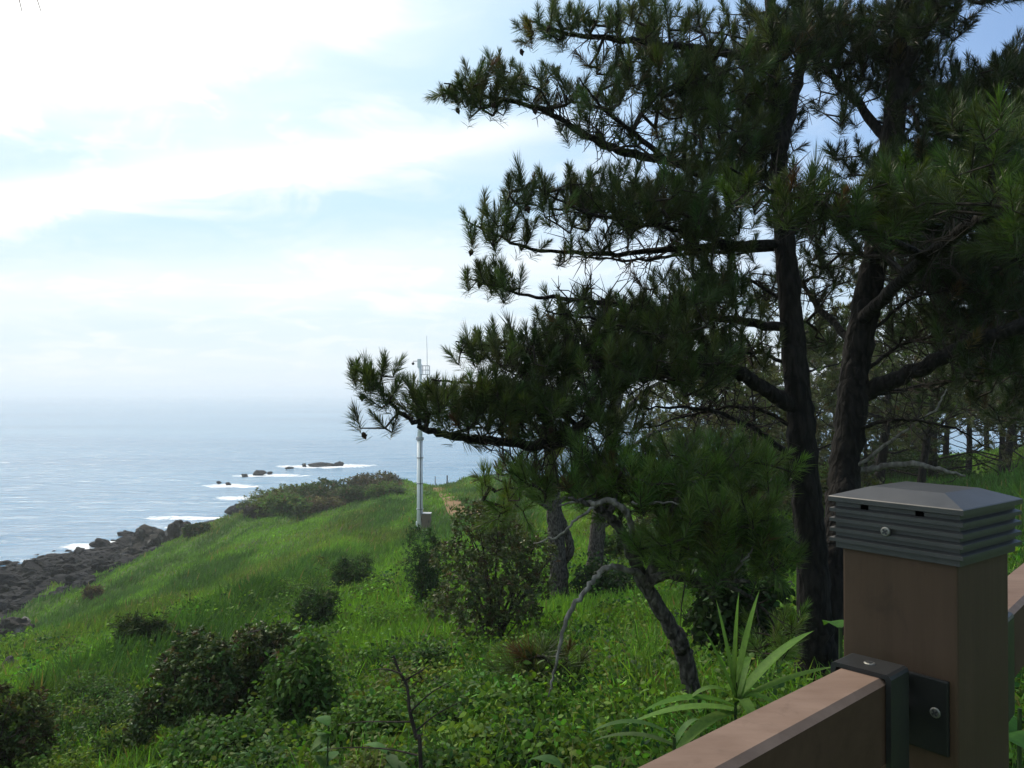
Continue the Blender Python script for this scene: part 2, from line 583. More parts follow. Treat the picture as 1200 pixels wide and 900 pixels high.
ROCKLINE = 2.3


def rock_mask(x, y, z):
    return z < ROCKLINE + (fbm(np.asarray(x) * 0.25, np.asarray(y) * 0.25, 21) - 0.5) * 2.2


def mat_ground():
    m = bpy.data.materials.new('ground')
    m.use_nodes = True
    t = NT(m.node_tree)
    a = t.n('ShaderNodeAttribute', attribute_name='col').outputs['Color']
    ge = t.n('ShaderNodeNewGeometry').outputs['Position']
    no = t.n('ShaderNodeTexNoise', {'Vector': ge, 'Scale': 1.4, 'Detail': 9.0, 'Roughness': 0.7}).outputs[0]
    f = t.ramp(no, [(0.3, 0.55), (0.7, 1.4)])
    cc = t.mix(1.0, a, f, 'MULTIPLY')
    bm = t.n('ShaderNodeBump', {'Height': no, 'Strength': 0.8, 'Distance': 0.25}).outputs[0]
    pr = t.n('ShaderNodeBsdfPrincipled', {'Base Color': cc, 'Roughness': 0.9, 'Specular IOR Level': 0.15, 'Normal': bm})
    o = t.n('ShaderNodeOutputMaterial')
    t.link(pr.outputs[0], o.inputs[0])
    return m


mb = MB()
nx, ny = gx.shape
V = np.stack([gx, gy, HG], -1).reshape(-1, 3)
ii = (np.arange(nx - 1)[:, None] * ny + np.arange(ny - 1)[None])
q = np.stack([ii, ii + ny, ii + ny + 1, ii + 1], -1).reshape(-1, 4)
rk = rock_mask(V[:, 0], V[:, 1], V[:, 2])
gcol = np.where(rk[:, None], np.array([[0.010, 0.0105, 0.013]]), np.array([[0.070, 0.125, 0.024]]))
mb.add(V, q, gcol)
structure(mb.build('ground', mat_ground(), smooth=True))

# ------------------------------------------------------------------ sea
def sg(lo, hi, step, far_):
    core = np.arange(lo, hi + 0.01, step)
    out = np.geomspace(step, far_, 46)
    return np.r_[lo - out[::-1], core, hi + out]


sx = sg(-215, 60, 1.5, 9500)
sy = sg(55, 330, 0.75, 9500)
sxx, syy = np.meshgrid(sx, sy, indexing='ij')
reef = [(P(383, 545, 1), 7.6, 2.2), (P(345, 549, 1), 3.0, 1.2), (P(318, 555, 1), 6.5, 2.0), (P(288, 557, 1), 4.0, 1.5), (P(268, 569, 1), 4.5, 2.0),
        (P(400, 546, 1), 5, 2), (P(287, 583, 1), 4.5, 1.6)]


def sea_pt(px, py):
    d = P(px, py, 1.0)
    Y = 16.0 / (16.0 - d[2])
    return np.array([d[0] * Y, Y, 0.0])


foam = np.zeros_like(sxx)
for (px, py, ax_, ay_) in [(385, 547, 9, 3.6), (355, 546, 6, 3), (412, 545, 6, 2.5), (322, 556, 7, 2.2), (300, 557, 5, 1.6), (266, 568, 4.2, 3.6), (285, 570, 3.5, 2),
                           (282, 583, 4.5, 1.3), (225, 607, 7, 1.6), (58, 655, 3.2, 1.2), (130, 642, 4, 1.4), (110, 640, 3.5, 2), (150, 635, 3, 1.2), (92, 657, 3, 1.2)]:
    p = sea_pt(px, py)
    d = np.hypot((sxx - p[0]) / ax_, (syy - p[1]) / ay_)
    foam = np.maximum(foam, np.clip(1.25 - d, 0, 0.62))
hs = H(np.clip(sxx, -80, 109.9), np.clip(syy, -50, 139.9))
edge = np.clip(1 - np.abs(hs + 0.15) / 0.5, 0, 1) * ((sxx > -79) & (sxx < 109) & (syy > -49) & (syy < 139)) * np.clip(fbm(sxx * 0.12, syy * 0.12, 31) * 2.2 - 0.8, 0, 1)
foam = np.maximum(foam, edge * 0.6)


def mat_sea():
    m = bpy.data.materials.new('sea_water')
    m.use_nodes = True
    t = NT(m.node_tree)
    ge = t.n('ShaderNodeNewGeometry').outputs['Position']
    fa = t.n('ShaderNodeAttribute', attribute_name='col').outputs['Color']
    mp1 = t.n('ShaderNodeMapping', {0: ge, 'Rotation': (0, 0, R(12)), 'Scale': (0.30, 1.0, 1)}).outputs[0]
    a = t.n('ShaderNodeTexNoise', {'Vector': mp1, 'Scale': 0.16, 'Detail': 5.0, 'Roughness': 0.6, 'Distortion': 0.6}).outputs[0]
    b = t.n('ShaderNodeTexNoise', {'Vector': mp1, 'Scale': 0.6, 'Detail': 6.0, 'Roughness': 0.65, 'Distortion': 0.5}).outputs[0]
    big = t.n('ShaderNodeTexNoise', {'Vector': t.n('ShaderNodeMapping', {0: ge, 'Scale': (0.3, 1.0, 1)}).outputs[0], 'Scale': 0.012, 'Detail': 4.0}).outputs[0]
    h = t.math('ADD', t.math('MULTIPLY', a, 1.6), t.math('MULTIPLY', b, 0.85))
    bm = t.n('ShaderNodeBump', {'Height': h, 'Strength': 0.6, 'Distance': 0.8}).outputs[0]
    base = t.mix(t.ramp(big, [(0.35, 0.0), (0.65, 1.0)]), (0.065, 0.19, 0.33), (0.11, 0.27, 0.42))
    pr = t.n('ShaderNodeBsdfPrincipled', {'Base Color': base, 'Roughness': 0.17, 'IOR': 1.33, 'Specular IOR Level': 0.5, 'Normal': bm})
    fn = t.n('ShaderNodeTexNoise', {'Vector': t.n('ShaderNodeMapping', {0: ge, 'Rotation': (0, 0, R(-14)), 'Scale': (0.45, 0.8, 1)}).outputs[0], 'Scale': 0.95, 'Detail': 9.0, 'Roughness': 0.74, 'Distortion': 0.8}).outputs[0]
    ff = t.ramp(t.math('ADD', t.math('MULTIPLY', fa, 0.95), t.math('MULTIPLY', t.math('SUBTRACT', fn, 0.5), t.math('MINIMUM', t.math('MULTIPLY', fa, 8.0), 2.4))), [(0.26, 0.0), (0.50, 1.0)])
    wh = t.n('ShaderNodeBsdfPrincipled', {'Base Color': (0.8, 0.82, 0.84), 'Roughness': 0.8})
    mx = t.n('ShaderNodeMixShader', {0: ff, 1: pr.outputs[0], 2: wh.outputs[0]})
    o = t.n('ShaderNodeOutputMaterial')
    t.link(mx.outputs[0], o.inputs[0])
    return m


mb = MB()
# wind waves: real relief inside the finely divided part, calm at its rim
wx, wy = sxx * .96 + syy * .22, syy * .98 - sxx * .2
fade = np.clip((sxx + 215) / 25, 0, 1) * np.clip((60 - sxx) / 25, 0, 1) * np.clip((syy - 55) / 10, 0, 1) * np.clip((330 - syy) / 190, 0, 1)
wz = (fbm(wx * .07, wy * .21, 70, 2) - .5) * .50 + (fbm(wx * .16, wy * .48, 71, 2) - .5) * .30
V = np.stack([sxx, syy, wz * fade - 0.05], -1).reshape(-1, 3)
n_y = len(sy)
ii = (np.arange(len(sx) - 1)[:, None] * n_y + np.arange(n_y - 1)[None])
q = np.stack([ii, ii + n_y, ii + n_y + 1, ii + 1], -1).reshape(-1, 4)
mb.add(V, q, np.repeat(foam.reshape(-1, 1), 3, 1))
structure(mb.build('sea', mat_sea(), smooth=True))

# ------------------------------------------------------------------ haze
HAZE = 0.0007
mb = MB()
box(mb, (-9900, -9700, -6.5), (9900, 10000, 30))
hm = bpy.data.materials.new('haze')
hm.use_nodes = True
t = NT(hm.node_tree)
vp = t.n('ShaderNodeVolumePrincipled', {'Color': (0.98, 0.99, 1.0), 'Density': HAZE, 'Anisotropy': 0.2})
o = t.n('ShaderNodeOutputMaterial')
t.link(vp.outputs[0], o.inputs['Volume'])
ho = mb.build('haze', hm)
ho['kind'] = 'stuff'

# ------------------------------------------------------------------ dirt path to the headland
path_px = [(513, 572), (531, 592), (562, 606)]
pp = spline(np.array([G(*q) for q in path_px]), 8)
mb = MB()
T = unit(np.gradient(pp, axis=0))
S = unit(np.cross(T, [0, 0, 1.0]))
rows = []
for k in np.linspace(-1, 1, 5):
    wv = 0.50 + 0.05 * np.sin(np.arange(len(pp)) * 0.9)
    r_ = pp + S * (k * wv)[:, None]
    r_[:, 2] = H(r_[:, 0], r_[:, 1]) + 0.13
    rows.append(r_)
Vp = np.stack(rows, 1).reshape(-1, 3)
ii = (np.arange(len(pp) - 1)[:, None] * 5 + np.arange(4)[None])
mb.add(Vp, np.stack([ii, ii + 1, ii + 6, ii + 5], -1).reshape(-1, 4))
structure(mb.build('path', mat_paint('red_dirt', (0.17, 0.11, 0.06), (0.28, 0.18, 0.10), 0.95, 3.0, 0.3, 0.1), smooth=True))
path_pts = pp


def near_path(x, y):
    d = np.min(np.hypot(x[:, None] - path_pts[None, :, 0], y[:, None] - path_pts[None, :, 1]), 1)
    return d < 0.7


# ------------------------------------------------------------------ pines
UP = np.array([0, 0, 1.0])
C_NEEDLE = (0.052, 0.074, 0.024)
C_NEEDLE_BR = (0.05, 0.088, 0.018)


def tufts(mb, TP, TD, per, L, Wd, base, shoot=0.11, spread=(14, 54), brown=0.04):
    """bottle-brush tufts of needles on the last piece of each shoot"""
    n = len(TP)
    TP = TP + TD * (shoot * 0.9)                            # TP is where the shoot leaves its twig
    A, B = frames(TD)
    u = rng.random((n, per)) ** 0.8
    th = rng.random((n, per)) * 2 * math.pi
    al = np.radians(spread[1] + (spread[0] - spread[1]) * u + rng.normal(0, 9, (n, per)))
    D = TD[:, None] * np.cos(al)[..., None] + (A[:, None] * np.cos(th)[..., None] + B[:, None] * np.sin(th)[..., None]) * np.sin(al)[..., None]
    sz = np.exp(rng.normal(0, 0.18, (n, 1)))
    P0 = TP[:, None] - TD[:, None] * ((1 - u) * shoot)[..., None] * sz[..., None]
    Ln = L * (0.75 + 0.4 * rng.random((n, per))) * sz
    tc_ = jit(base, n, 0.28, 0.10)
    br = rng.random(n) < brown
    tc_[br] = jit((0.075, 0.05, 0.022), int(br.sum()), 0.2)
    c = np.repeat(tc_[:, None], per, 1) * np.exp(rng.normal(0, 0.15, (n, per, 1)))
    blades(mb, P0.reshape(-1, 3), D.reshape(-1, 3), Ln.ravel(), Wd, c.reshape(-1, 3), [0, 0.55, 1], [0.8, 1, 0], droop=0.10)


def grow(limb_pts, limb_rad, TP, seg=0.16, sag=0.0, wob=0.018):
    """join every shoot to the nearest wood, working outwards; returns shoot directions and twig pieces"""
    cap = len(limb_pts) + len(TP) * 14
    pos = np.zeros((cap, 3))
    m = len(limb_pts)
    pos[:m] = limb_pts
    par = np.full(cap, -1)
    cnt = np.zeros(cap)
    n = m
    d0 = np.array([np.min(np.sum((limb_pts - p) ** 2, 1)) for p in TP])
    tips = np.zeros(len(TP), int)
    for i in np.argsort(d0):
        p = TP[i]
        d = np.linalg.norm(pos[:n] - p, axis=1)
        k = int(np.argmin(d + np.where(np.arange(n) < m, 0.02, 0.0)))
        L = d[k]
        ns = min(12, max(1, int(L / seg)))
        last = k
        a = pos[k].copy()
        for s_ in range(1, ns + 1):
            f = s_ / ns
            q = a + (p - a) * f
            if s_ < ns:
                q = q + rng.normal(0, wob, 3) + UP * (-sag * L * math.sin(f * math.pi))
            pos[n] = q
            par[n] = last
            last = n
            n += 1
        tips[i] = last
    for tip in tips:
        k = tip
        while k >= m:
            cnt[k] += 1
            k = par[k]
    ids = np.arange(m, n)
    pr = par[ids]
    TD = unit(pos[tips] - pos[par[tips]])
    r1 = 0.0032 * np.sqrt(np.maximum(cnt[ids], 1)) ** 0.9
    r0 = np.where(pr >= m, 0.0032 * np.sqrt(np.maximum(cnt[pr], 1)) ** 0.9, r1 * 1.15)
    return TD, pos[pr], pos[ids], np.minimum(r0, r1 * 1.5), r1


def sticks(mb, A0, A1, r0, r1, sides=4, c=(0.04, 0.03, 0.025)):
    D = unit(A1 - A0)
    X, Y_ = frames(D)
    th = np.arange(sides) / sides * 2 * math.pi
    ring = np.cos(th)[None, :, None] * X[:, None] + np.sin(th)[None, :, None] * Y_[:, None]
    V = np.concatenate([A0[:, None] + ring * np.reshape(r0, (-1, 1, 1)), A1[:, None] + ring * np.reshape(r1, (-1, 1, 1))], 1)
    b = (np.arange(len(A0)) * sides * 2)[:, None, None]
    j = np.arange(sides)
    q = np.stack([j, (j + 1) % sides, sides + (j + 1) % sides, sides + j], -1)[None]
    mb.add(V.reshape(-1, 3), (b + q).reshape(-1, 4), c)


def pad_points(pads, dens=1.0):
    out, bright = [], []
    for p in pads:
        px, py, rx, ry, Y, dY = p[:6]
        k = p[6] if len(p) > 6 else 1.0
        n = max(3, int(rx * ry * 3.14 / 150 * k * dens))
        a = rng.normal(0, 1, (n, 3))
        a = unit(a) * (rng.random((n, 1)) ** 0.40)
        for u in a:
            out.append(P(px + u[0] * rx, py + u[1] * ry, Y + u[2] * dY))
    return np.array(out)


def px_line(pts, per=6):
    """(px, py, depth, radius) control rows -> smooth world points and radii"""
    s = spline(np.array(pts, float), per)
    return np.array([P(*r[:3]) for r in s]), s[:, 3]


def bare_twigs(limb, n, lmin, lmax):
    """short dead side twigs along a limb"""
    k = rng.integers(1, max(2, int(len(limb) * .62)), n)
    d = unit(rng.normal(0, 1, (n, 3)) + np.array([0, 0, 0.25]))
    L = lmin + (lmax - lmin) * rng.random(n)
    a = limb[k]
    b = a + d * (L * 0.55)[:, None]
    c_ = b + unit(d + rng.normal(0, 0.45, (n, 3))) * (L * 0.45)[:, None]
    e = b + unit(d + rng.normal(0, 0.7, (n, 3))) * (L * 0.35)[:, None]
    return np.concatenate([a, b, b]), np.concatenate([b, c_, e]), np.r_[np.full(n, .0045), np.full(n, .003), np.full(n, .003)], np.r_[np.full(n, .003), np.full(n, .001), np.full(n, .001)]


def cone_mesh(name, parent, at, d):
    mbc = MB()
    t_ = np.linspace(0, 1, 7)
    prof = np.array([0.004, 0.011, 0.015, 0.0145, 0.011, 0.006, 0.0015])
    tube(mbc, np.asarray(at) + np.outer(t_ * 0.044, unit(d)), prof, 8, (0.06, 0.04, 0.025), rough=0.12)
    o = mbc.build(name, M_cone, parent, smooth=False)
    return o


def explicit_pine(name, base, label, trunks, limbs, pad_sets, group=None, needle=(0.072, 0.0013), per=104, bark=None, twig_mat=None, dead=(), cones=0, twiggy=40, sides=12, sag=0.05):
    root = empty(name, base)
    tag(root, label, 'tree', group)
    bark = bark or M_bark
    LP, LR = [], []
    for tr in trunks:
        p, r_ = px_line(tr, 8)
        p = p + rng.normal(0, 0.004, p.shape)
        m_ = MB()
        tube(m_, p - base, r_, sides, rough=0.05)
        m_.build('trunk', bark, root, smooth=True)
        LP.append(p[2:]); LR.append(r_[2:])
    for lb in limbs:
        p, r_ = px_line(lb, 7)
        p = p + rng.normal(0, 0.005, p.shape)
        m_ = MB()
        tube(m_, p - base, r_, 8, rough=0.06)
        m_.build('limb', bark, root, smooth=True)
        k0 = max(1, len(p) // 5)
        LP.append(p[k0:]); LR.append(r_[k0:])
    for lb in dead:
        p, r_ = px_line(lb, 7)
        p = p + rng.normal(0, 0.004, p.shape)
        m_ = MB()
        tube(m_, p - base, r_, 7, rough=0.08)
        o_ = m_.build('dead_branch', M_dead, root, smooth=True)
    LPc, LRc = np.concatenate(LP), np.concatenate(LR)
    mt, mc = MB(), MB()
    allT, allD = [], []
    TPs = [pad_points(pads, dens) for pads, dens, colr, nd in pad_sets]
    TPs = [tp_ - UP * 0.085 for tp_ in TPs]
    TPall = np.concatenate(TPs)
    TD, a0, a1, r0, r1 = grow(LPc, LRc, TPall, sag=sag)
    sticks(mt, a0 - base, a1 - base, r0, r1)
    if twiggy:
        for lp in LP[len(trunks):]:
            b = bare_twigs(lp, max(4, int(twiggy * len(lp) / 30)), 0.08, 0.30)
            sticks(mt, b[0] - base, b[1] - base, b[2], b[3])
    mt2 = mt
    i = 0
    for (pads, dens, colr, nd), tp in zip(pad_sets, TPs):
        td = unit(TD[i:i + len(tp)] * 0.45 + UP * 0.85 + rng.normal(0, 0.25, (len(tp), 3)))
        i += len(tp)
        nl, nw = nd or needle
        sticks(mt2, tp - base, tp - base + td * 0.10, np.full(len(tp), .0032), np.full(len(tp), .0022))
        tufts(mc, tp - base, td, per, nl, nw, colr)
        # older whorl a little way back on the same shoot
        tufts(mc, tp - base - td * 0.035, unit(td + rng.normal(0, 0.12, td.shape)), per // 2, nl * 0.9, nw, colr, spread=(30, 64))
    mt.build('twig_sprays', twig_mat or M_twig, root)
    mc.build('crown', M_needle, root)
    if cones:
        # cones hang below the twigs on the seaward side
        left = np.argsort(TPall[:, 0] / TPall[:, 1])[: cones * 12]
        for k in rng.choice(left, cones, replace=False):
            cone_mesh('pine_cone', root, TPall[k] - base + np.array([rng.normal(0, .02), rng.normal(0, .02), -0.02]), np.array([rng.normal(0, .3), rng.normal(0, .3), -1]))
    return root


# --- the big forked pine beside the railing
base = G(958, 806, 3.5)
big_trunks = [
    [(960, 812, 5.05, .19), (957, 770, 5.05, .155), (955, 720, 5.0, .13), (949, 620, 5.0, .115), (942, 540, 5.0, .108), (937, 480, 5.0, .103), (930, 400, 5.05, .094), (922, 300, 5.1, .082), (913, 200, 5.15, .068), (907, 100, 5.2, .055), (903, 0, 5.3, .042), (900, -110, 5.4, .02)],
    [(962, 800, 5.15, .16), (972, 700, 5.15, .15), (985, 620, 5.25, .145), (990, 550, 5.4, .145), (998, 480, 5.45, .142), (1004, 420, 5.5, .138), (1016, 350, 5.5, .13), (1030, 280, 5.5, .118), (1040, 200, 5.5, .112), (1050, 120, 5.5, .10), (1056, 50, 5.5, .085), (1062, -60, 5.5, .06), (1066, -150, 5.5, .02)]]
big_trunks = [[(x, y, d, r_ * q_) for x, y, d, r_ in t_] for t_, q_ in zip(big_trunks, (.80, .70))]
big_limbs = [
    [(905, 70, 5.2, .03), (820, 58, 5.0, .026), (740, 48, 4.9, .02), (665, 40, 4.85, .013), (614, 22, 4.8, .005)],
    [(914, 208, 5.15, .036), (820, 195, 5.0, .03), (733, 178, 4.9, .026), (690, 160, 4.85, .022), (640, 130, 4.8, .015), (570, 112, 4.8, .011), (520, 97, 4.75, .004)],
    [(780, 185, 4.95, .018), (715, 135, 4.7, .011), (680, 92, 4.6, .004)],
    [(920, 285, 5.1, .03), (850, 288, 5.0, .024), (780, 293, 4.9, .019), (700, 297, 4.8, .014), (610, 288, 4.7, .009), (545, 256, 4.65, .004)],
    [(850, 286, 5.0, .016), (760, 262, 4.6, .012), (690, 250, 4.5, .009), (620, 215, 4.5, .004)],
    [(917, 290, 5.15, .018), (800, 298, 5.3, .012), (740, 306, 5.3, .009), (668, 300, 5.3, .004)],
    [(928, 385, 5.05, .032), (850, 374, 4.9, .025), (760, 362, 4.7, .02), (685, 352, 4.6, .014), (620, 346, 4.55, .009), (545, 326, 4.5, .004)],
    [(936, 480, 5.0, .055), (905, 462, 4.95, .048), (880, 445, 4.9, .044), (845, 430, 4.8, .041), (790, 437, 4.65, .037), (740, 440, 4.5, .033), (710, 460, 4.4, .03), (683, 500, 4.3, .03), (650, 520, 4.25, .03), (590, 518, 4.2, .025), (535, 513, 4.15, .02), (498, 502, 4.1, .016), (468, 483, 4.1, .012), (443, 453, 4.05, .008), (412, 426, 4.05, .003)],
    [(790, 437, 4.65, .022), (720, 425, 4.5, .017), (667, 420, 4.4, .013), (610, 412, 4.4, .009), (535, 400, 4.4, .004)],
    [(683, 500, 4.3, .016), (630, 470, 4.25, .012), (570, 452, 4.2, .009), (505, 446, 4.15, .004)],
    [(845, 430, 4.8, .02), (760, 395, 4.6, .014), (700, 375, 4.5, .009), (640, 365, 4.45, .004)],
    [(933, 540, 5.0, .02), (880, 500, 4.9, .015), (820, 480, 4.8, .011), (760, 478, 4.7, .005)],
    [(1010, 460, 5.45, .06), (1075, 432, 5.2, .05), (1135, 403, 5.0, .045), (1200, 380, 4.8, .04), (1300, 335, 4.5, .02)],
    [(1012, 372, 5.4, .045), (1045, 340, 5.0, .04), (1085, 302, 4.4, .034), (1140, 262, 3.7, .028), (1200, 235, 3.2, .022), (1290, 200, 2.9, .010)],
    [(1085, 302, 4.4, .024), (1020, 270, 4.0, .018), (950, 240, 3.7, .014), (885, 215, 3.55, .008), (855, 196, 3.45, .004)],
    [(1043, 170, 5.5, .04), (1000, 115, 5.8, .03), (950, 60, 6.0, .02), (925, 10, 6.1, .008)],
    [(1051, 100, 5.5, .04), (1088, 30, 5.3, .03), (1135, -25, 5.2, .02), (1200, -60, 5.1, .008)],
    [(1040, 210, 5.5, .035), (1100, 165, 5.6, .028), (1160, 132, 5.7, .02), (1230, 95, 5.7, .008)],
    [(914, 175, 5.15, .045), (931, 110, 5.3, .038), (945, 30, 5.5, .028), (955, -80, 5.6, .012)],
    [(1028, 290, 5.5, .03), (1100, 300, 5.8, .022), (1180, 290, 6.0, .014), (1250, 280, 6.1, .006)],
    [(1005, 410, 5.5, .03), (960, 360, 5.9, .022), (935, 330, 6.2, .012), (880, 320, 6.4, .005)],
    [(938, 505, 5.0, .014), (880, 478, 5.1, .011), (810, 486, 5.2, .008), (745, 506, 5.2, .003)],
    [(933, 430, 5.05, .014), (880, 412, 5.2, .010), (820, 418, 5.3, .007), (765, 446, 5.3, .003)],
    [(930, 360, 5.1, .014), (880, 330, 5.3, .010), (830, 322, 5.4, .006), (780, 335, 5.5, .003)],
    [(996, 505, 5.4, .014), (1050, 492, 5.2, .010), (1110, 500, 5.0, .007), (1160, 525, 4.9, .003)],
    [(1006, 440, 5.5, .016), (1055, 405, 5.7, .012), (1115, 388, 5.8, .008), (1190, 352, 5.9, .003)],
    [(1012, 395, 5.5, .014), (1070, 350, 5.3, .010), (1130, 335, 5.2, .006), (1200, 300, 5.1, .003)],
    [(1000, 470, 5.45, .022), (1060, 455, 5.9, .016), (1120, 445, 6.3, .01), (1190, 430, 6.6, .004)],
]
big_dead = [[(1003, 553, 5.4, .022), (1040, 546, 5.3, .02), (1075, 544, 5.2, .018), (1110, 553, 5.1, .012), (1132, 558, 5.1, .007)],
            [(1003, 548, 5.35, .012), (1050, 512, 5.2, .010), (1095, 480, 5.1, .007), (1110, 455, 5.1, .003)],
            [(945, 560, 5.0, .010), (890, 566, 4.9, .007), (850, 580, 4.8, .003)]]
pads_a = [
    (655, 22, 48, 24, 4.85, .25), (760, 20, 70, 35, 5.0, .45), (790, 85, 75, 42, 4.95, .4), (730, 60, 40, 30, 4.9, .3, .6),
    (600, 92, 82, 30, 4.8, .25), (545, 105, 28, 20, 4.75, .15), (705, 112, 36, 45, 4.7, .3, .6), (700, 150, 60, 18, 4.85, .2, .3),
    (585, 256, 44, 28, 4.65, .2, .8), (655, 222, 70, 36, 4.55, .25, .8), (735, 230, 75, 45, 4.7, .35), (805, 215, 70, 55, 4.8, .5), (840, 140, 80, 60, 5.1, .6), (870, 60, 90, 65, 5.3, .7),
    (680, 285, 60, 14, 4.75, .2, .4),
    (578, 322, 42, 20, 4.5, .18), (680, 345, 50, 16, 4.6, .2, .5), (720, 372, 100, 28, 4.6, .35), (800, 350, 85, 45, 4.8, .5), (835, 265, 60, 45, 5.0, .5),
    (620, 400, 95, 28, 4.4, .3), (690, 420, 100, 38, 4.45, .35), (780, 405, 95, 45, 4.6, .5), (560, 468, 80, 36, 4.2, .25), (650, 468, 100, 38, 4.3, .35), (512, 460, 38, 24, 4.15, .18),
    (425, 432, 18, 18, 4.05, .1, 1.2), (452, 442, 16, 26, 4.05, .1, .9), (440, 485, 22, 12, 4.1, .1, .5),
    (740, 480, 50, 26, 4.6, .3, .35), (870, 400, 50, 36, 5.0, .6, .5), (850, 330, 45, 35, 5.0, .5, .7)]
pads_b = [
    (1000, 30, 70, 40, 5.9, .7, .8), (1080, 10, 60, 30, 5.4, .6), (985, 115, 40, 24, 5.8, .5, .4), (1085, 130, 60, 45, 5.6, .6, .6), (1165, 135, 55, 42, 5.6, .5, .7), (1185, 75, 30, 24, 5.5, .4, .6),
    (1120, 215, 95, 50, 5.3, .8, .8), (1000, 185, 35, 26, 5.6, .4, .5), (1170, 305, 70, 50, 5.6, .8, .9), (1085, 290, 65, 42, 5.6, .7, .7), (960, 300, 60, 40, 6.0, .5, .5), (930, 20, 60, 40, 5.4, .6, .9),
    (1150, 385, 60, 35, 5.2, .6, .3), (1140, 430, 60, 20, 6.3, .5, .4), (920, 335, 50, 30, 6.2, .4, .5), (1130, -30, 90, 24, 5.2, .5, .9),
    (1040, 60, 50, 50, 5.9, .5, .8), (980, 60, 50, 40, 6.0, .5, .7), (1110, 110, 40, 30, 5.2, .4, .6), (1060, 190, 50, 40, 5.0, .5, .7), (1180, 180, 40, 50, 5.6, .5, .9), (1130, 330, 70, 40, 5.6, .7, .9), (1030, 250, 50, 40, 5.0, .5, .6),
    (900, 130, 40, 60, 5.5, .4, .7), (880, 190, 40, 40, 5.3, .4, .8), (940, 250, 40, 34, 5.4, .4, .6), (1185, 350, 50, 40, 5.4, .6, .8), (1090, 370, 60, 30, 6.0, .6, .6), (1150, 95, 50, 30, 5.9, .5, .8), (1190, 260, 40, 50, 5.6, .5, .9), (1080, 240, 60, 40, 5.6, .6, .8), (1120, 290, 70, 40, 5.9, .6, .9), (1160, 395, 60, 45, 6.2, .5, .8), (1185, 460, 50, 36, 6.6, .5, .7), (1110, 450, 50, 28, 6.6, .5, .5), (1185, 130, 50, 50, 5.9, .5, 1.0), (1130, 150, 50, 50, 5.9, .5, .9), (1180, 220, 50, 60, 5.3, .5, 1.0), (1075, 70, 40, 40, 5.8, .4, .8), (1195, 60, 24, 30, 5.7, .3, .9), (960, 390, 40, 30, 6.3, .4, .4)]
pads_c = [(1160, 135, 50, 36, 3.25, .25, .8), (1105, 205, 90, 36, 3.5, .4, .8), (960, 225, 95, 34, 3.65, .25, .85), (1030, 235, 60, 34, 3.6, .25, .8), (1185, 225, 45, 55, 3.15, .25, .7), (868, 205, 25, 26, 3.45, .15, .6)]
explicit_pine('pine_tree', base, 'tall dark pine forking into two trunks right behind the railing post', big_trunks, big_limbs,
              [(pads_a, 1.2, C_NEEDLE, None), (pads_b, 2.1, (0.024, 0.038, 0.013), None), (pads_c, 0.62, (0.042, 0.068, 0.018), (0.080, 0.0012))], dead=big_dead, cones=34, twiggy=80)  # second set: right-hand needles coloured darker to stand as a backlit silhouette

# --- the small leaning pine in front of it
base2 = G(822, 850, 2.8)
Y2 = float(base2[1])
k2 = Y2 / 4.2
lean_trunk = [[(x, y, d * k2, r_ * k2 * .72) for x, y, d, r_ in [(823, 858, 4.2, .078), (817, 838, 4.2, .072), (804, 775, 4.15, .062), (795, 750, 4.12, .062), (782, 728, 4.1, .055), (757, 686, 4.05, .05), (741, 649, 4.0, .042), (728, 622, 3.95, .034), (713, 605, 3.9, .026), (692, 592, 3.85, .018), (667, 583, 3.8, .009)]]]
lean_limbs = [[(x, y, d * k2, r_ * k2) for x, y, d, r_ in l] for l in [
    [(757, 686, 4.05, .03), (775, 645, 3.95, .025), (790, 595, 3.9, .02), (800, 550, 3.9, .01), (805, 520, 3.9, .004)],
    [(757, 684, 4.05, .03), (775, 674, 3.95, .026), (791, 673, 3.9, .024), (819, 683, 3.85, .02), (838, 680, 3.8, .017), (876, 680, 3.7, .008)],
    [(786, 600, 3.9, .018), (840, 598, 3.85, .014), (890, 610, 3.8, .009), (940, 640, 3.8, .004)],
    [(726, 620, 3.95, .02), (690, 585, 4.0, .015), (640, 568, 4.1, .010), (580, 575, 4.2, .004)],
    [(713, 605, 3.9, .018), (722, 565, 4.0, .013), (700, 530, 4.1, .008), (690, 505, 4.1, .004)],
    [(795, 575, 3.9, .014), (850, 550, 4.0, .010), (890, 530, 4.1, .004)],
    [(838, 680, 3.8, .012), (880, 700, 3.9, .009), (915, 735, 4.1, .004)],
]]
lean_dead = [[(x, y, d * k2, r_ * k2 * .72) for x, y, d, r_ in l] for l in [
    [(757, 676, 4.05, .024), (741, 669, 3.95, .022), (717, 665, 3.9, .021), (701, 673, 3.9, .019), (687, 692, 3.88, .017), (667, 718, 3.85, .016), (657, 752, 3.85, .012), (649, 790, 3.85, .009), (643, 815, 3.85, .004)],
    [(742, 650, 4.0, .022), (739, 610, 3.85, .021), (728, 594, 3.8, .021), (710, 587, 3.8, .019), (697, 591, 3.82, .016), (688, 588, 3.85, .012), (655, 592, 3.85, .005)],
    [(697, 594, 3.82, .010), (672, 612, 3.85, .009), (655, 628, 3.9, .008), (625, 637, 3.95, .004)],
    [(740, 590, 3.85, .010), (770, 589, 3.8, .008), (795, 590, 3.75, .006), (800, 607, 3.75, .003)],
    [(860, 674, 3.75, .010), (872, 655, 3.7, .007), (885, 640, 3.7, .003)],
]]
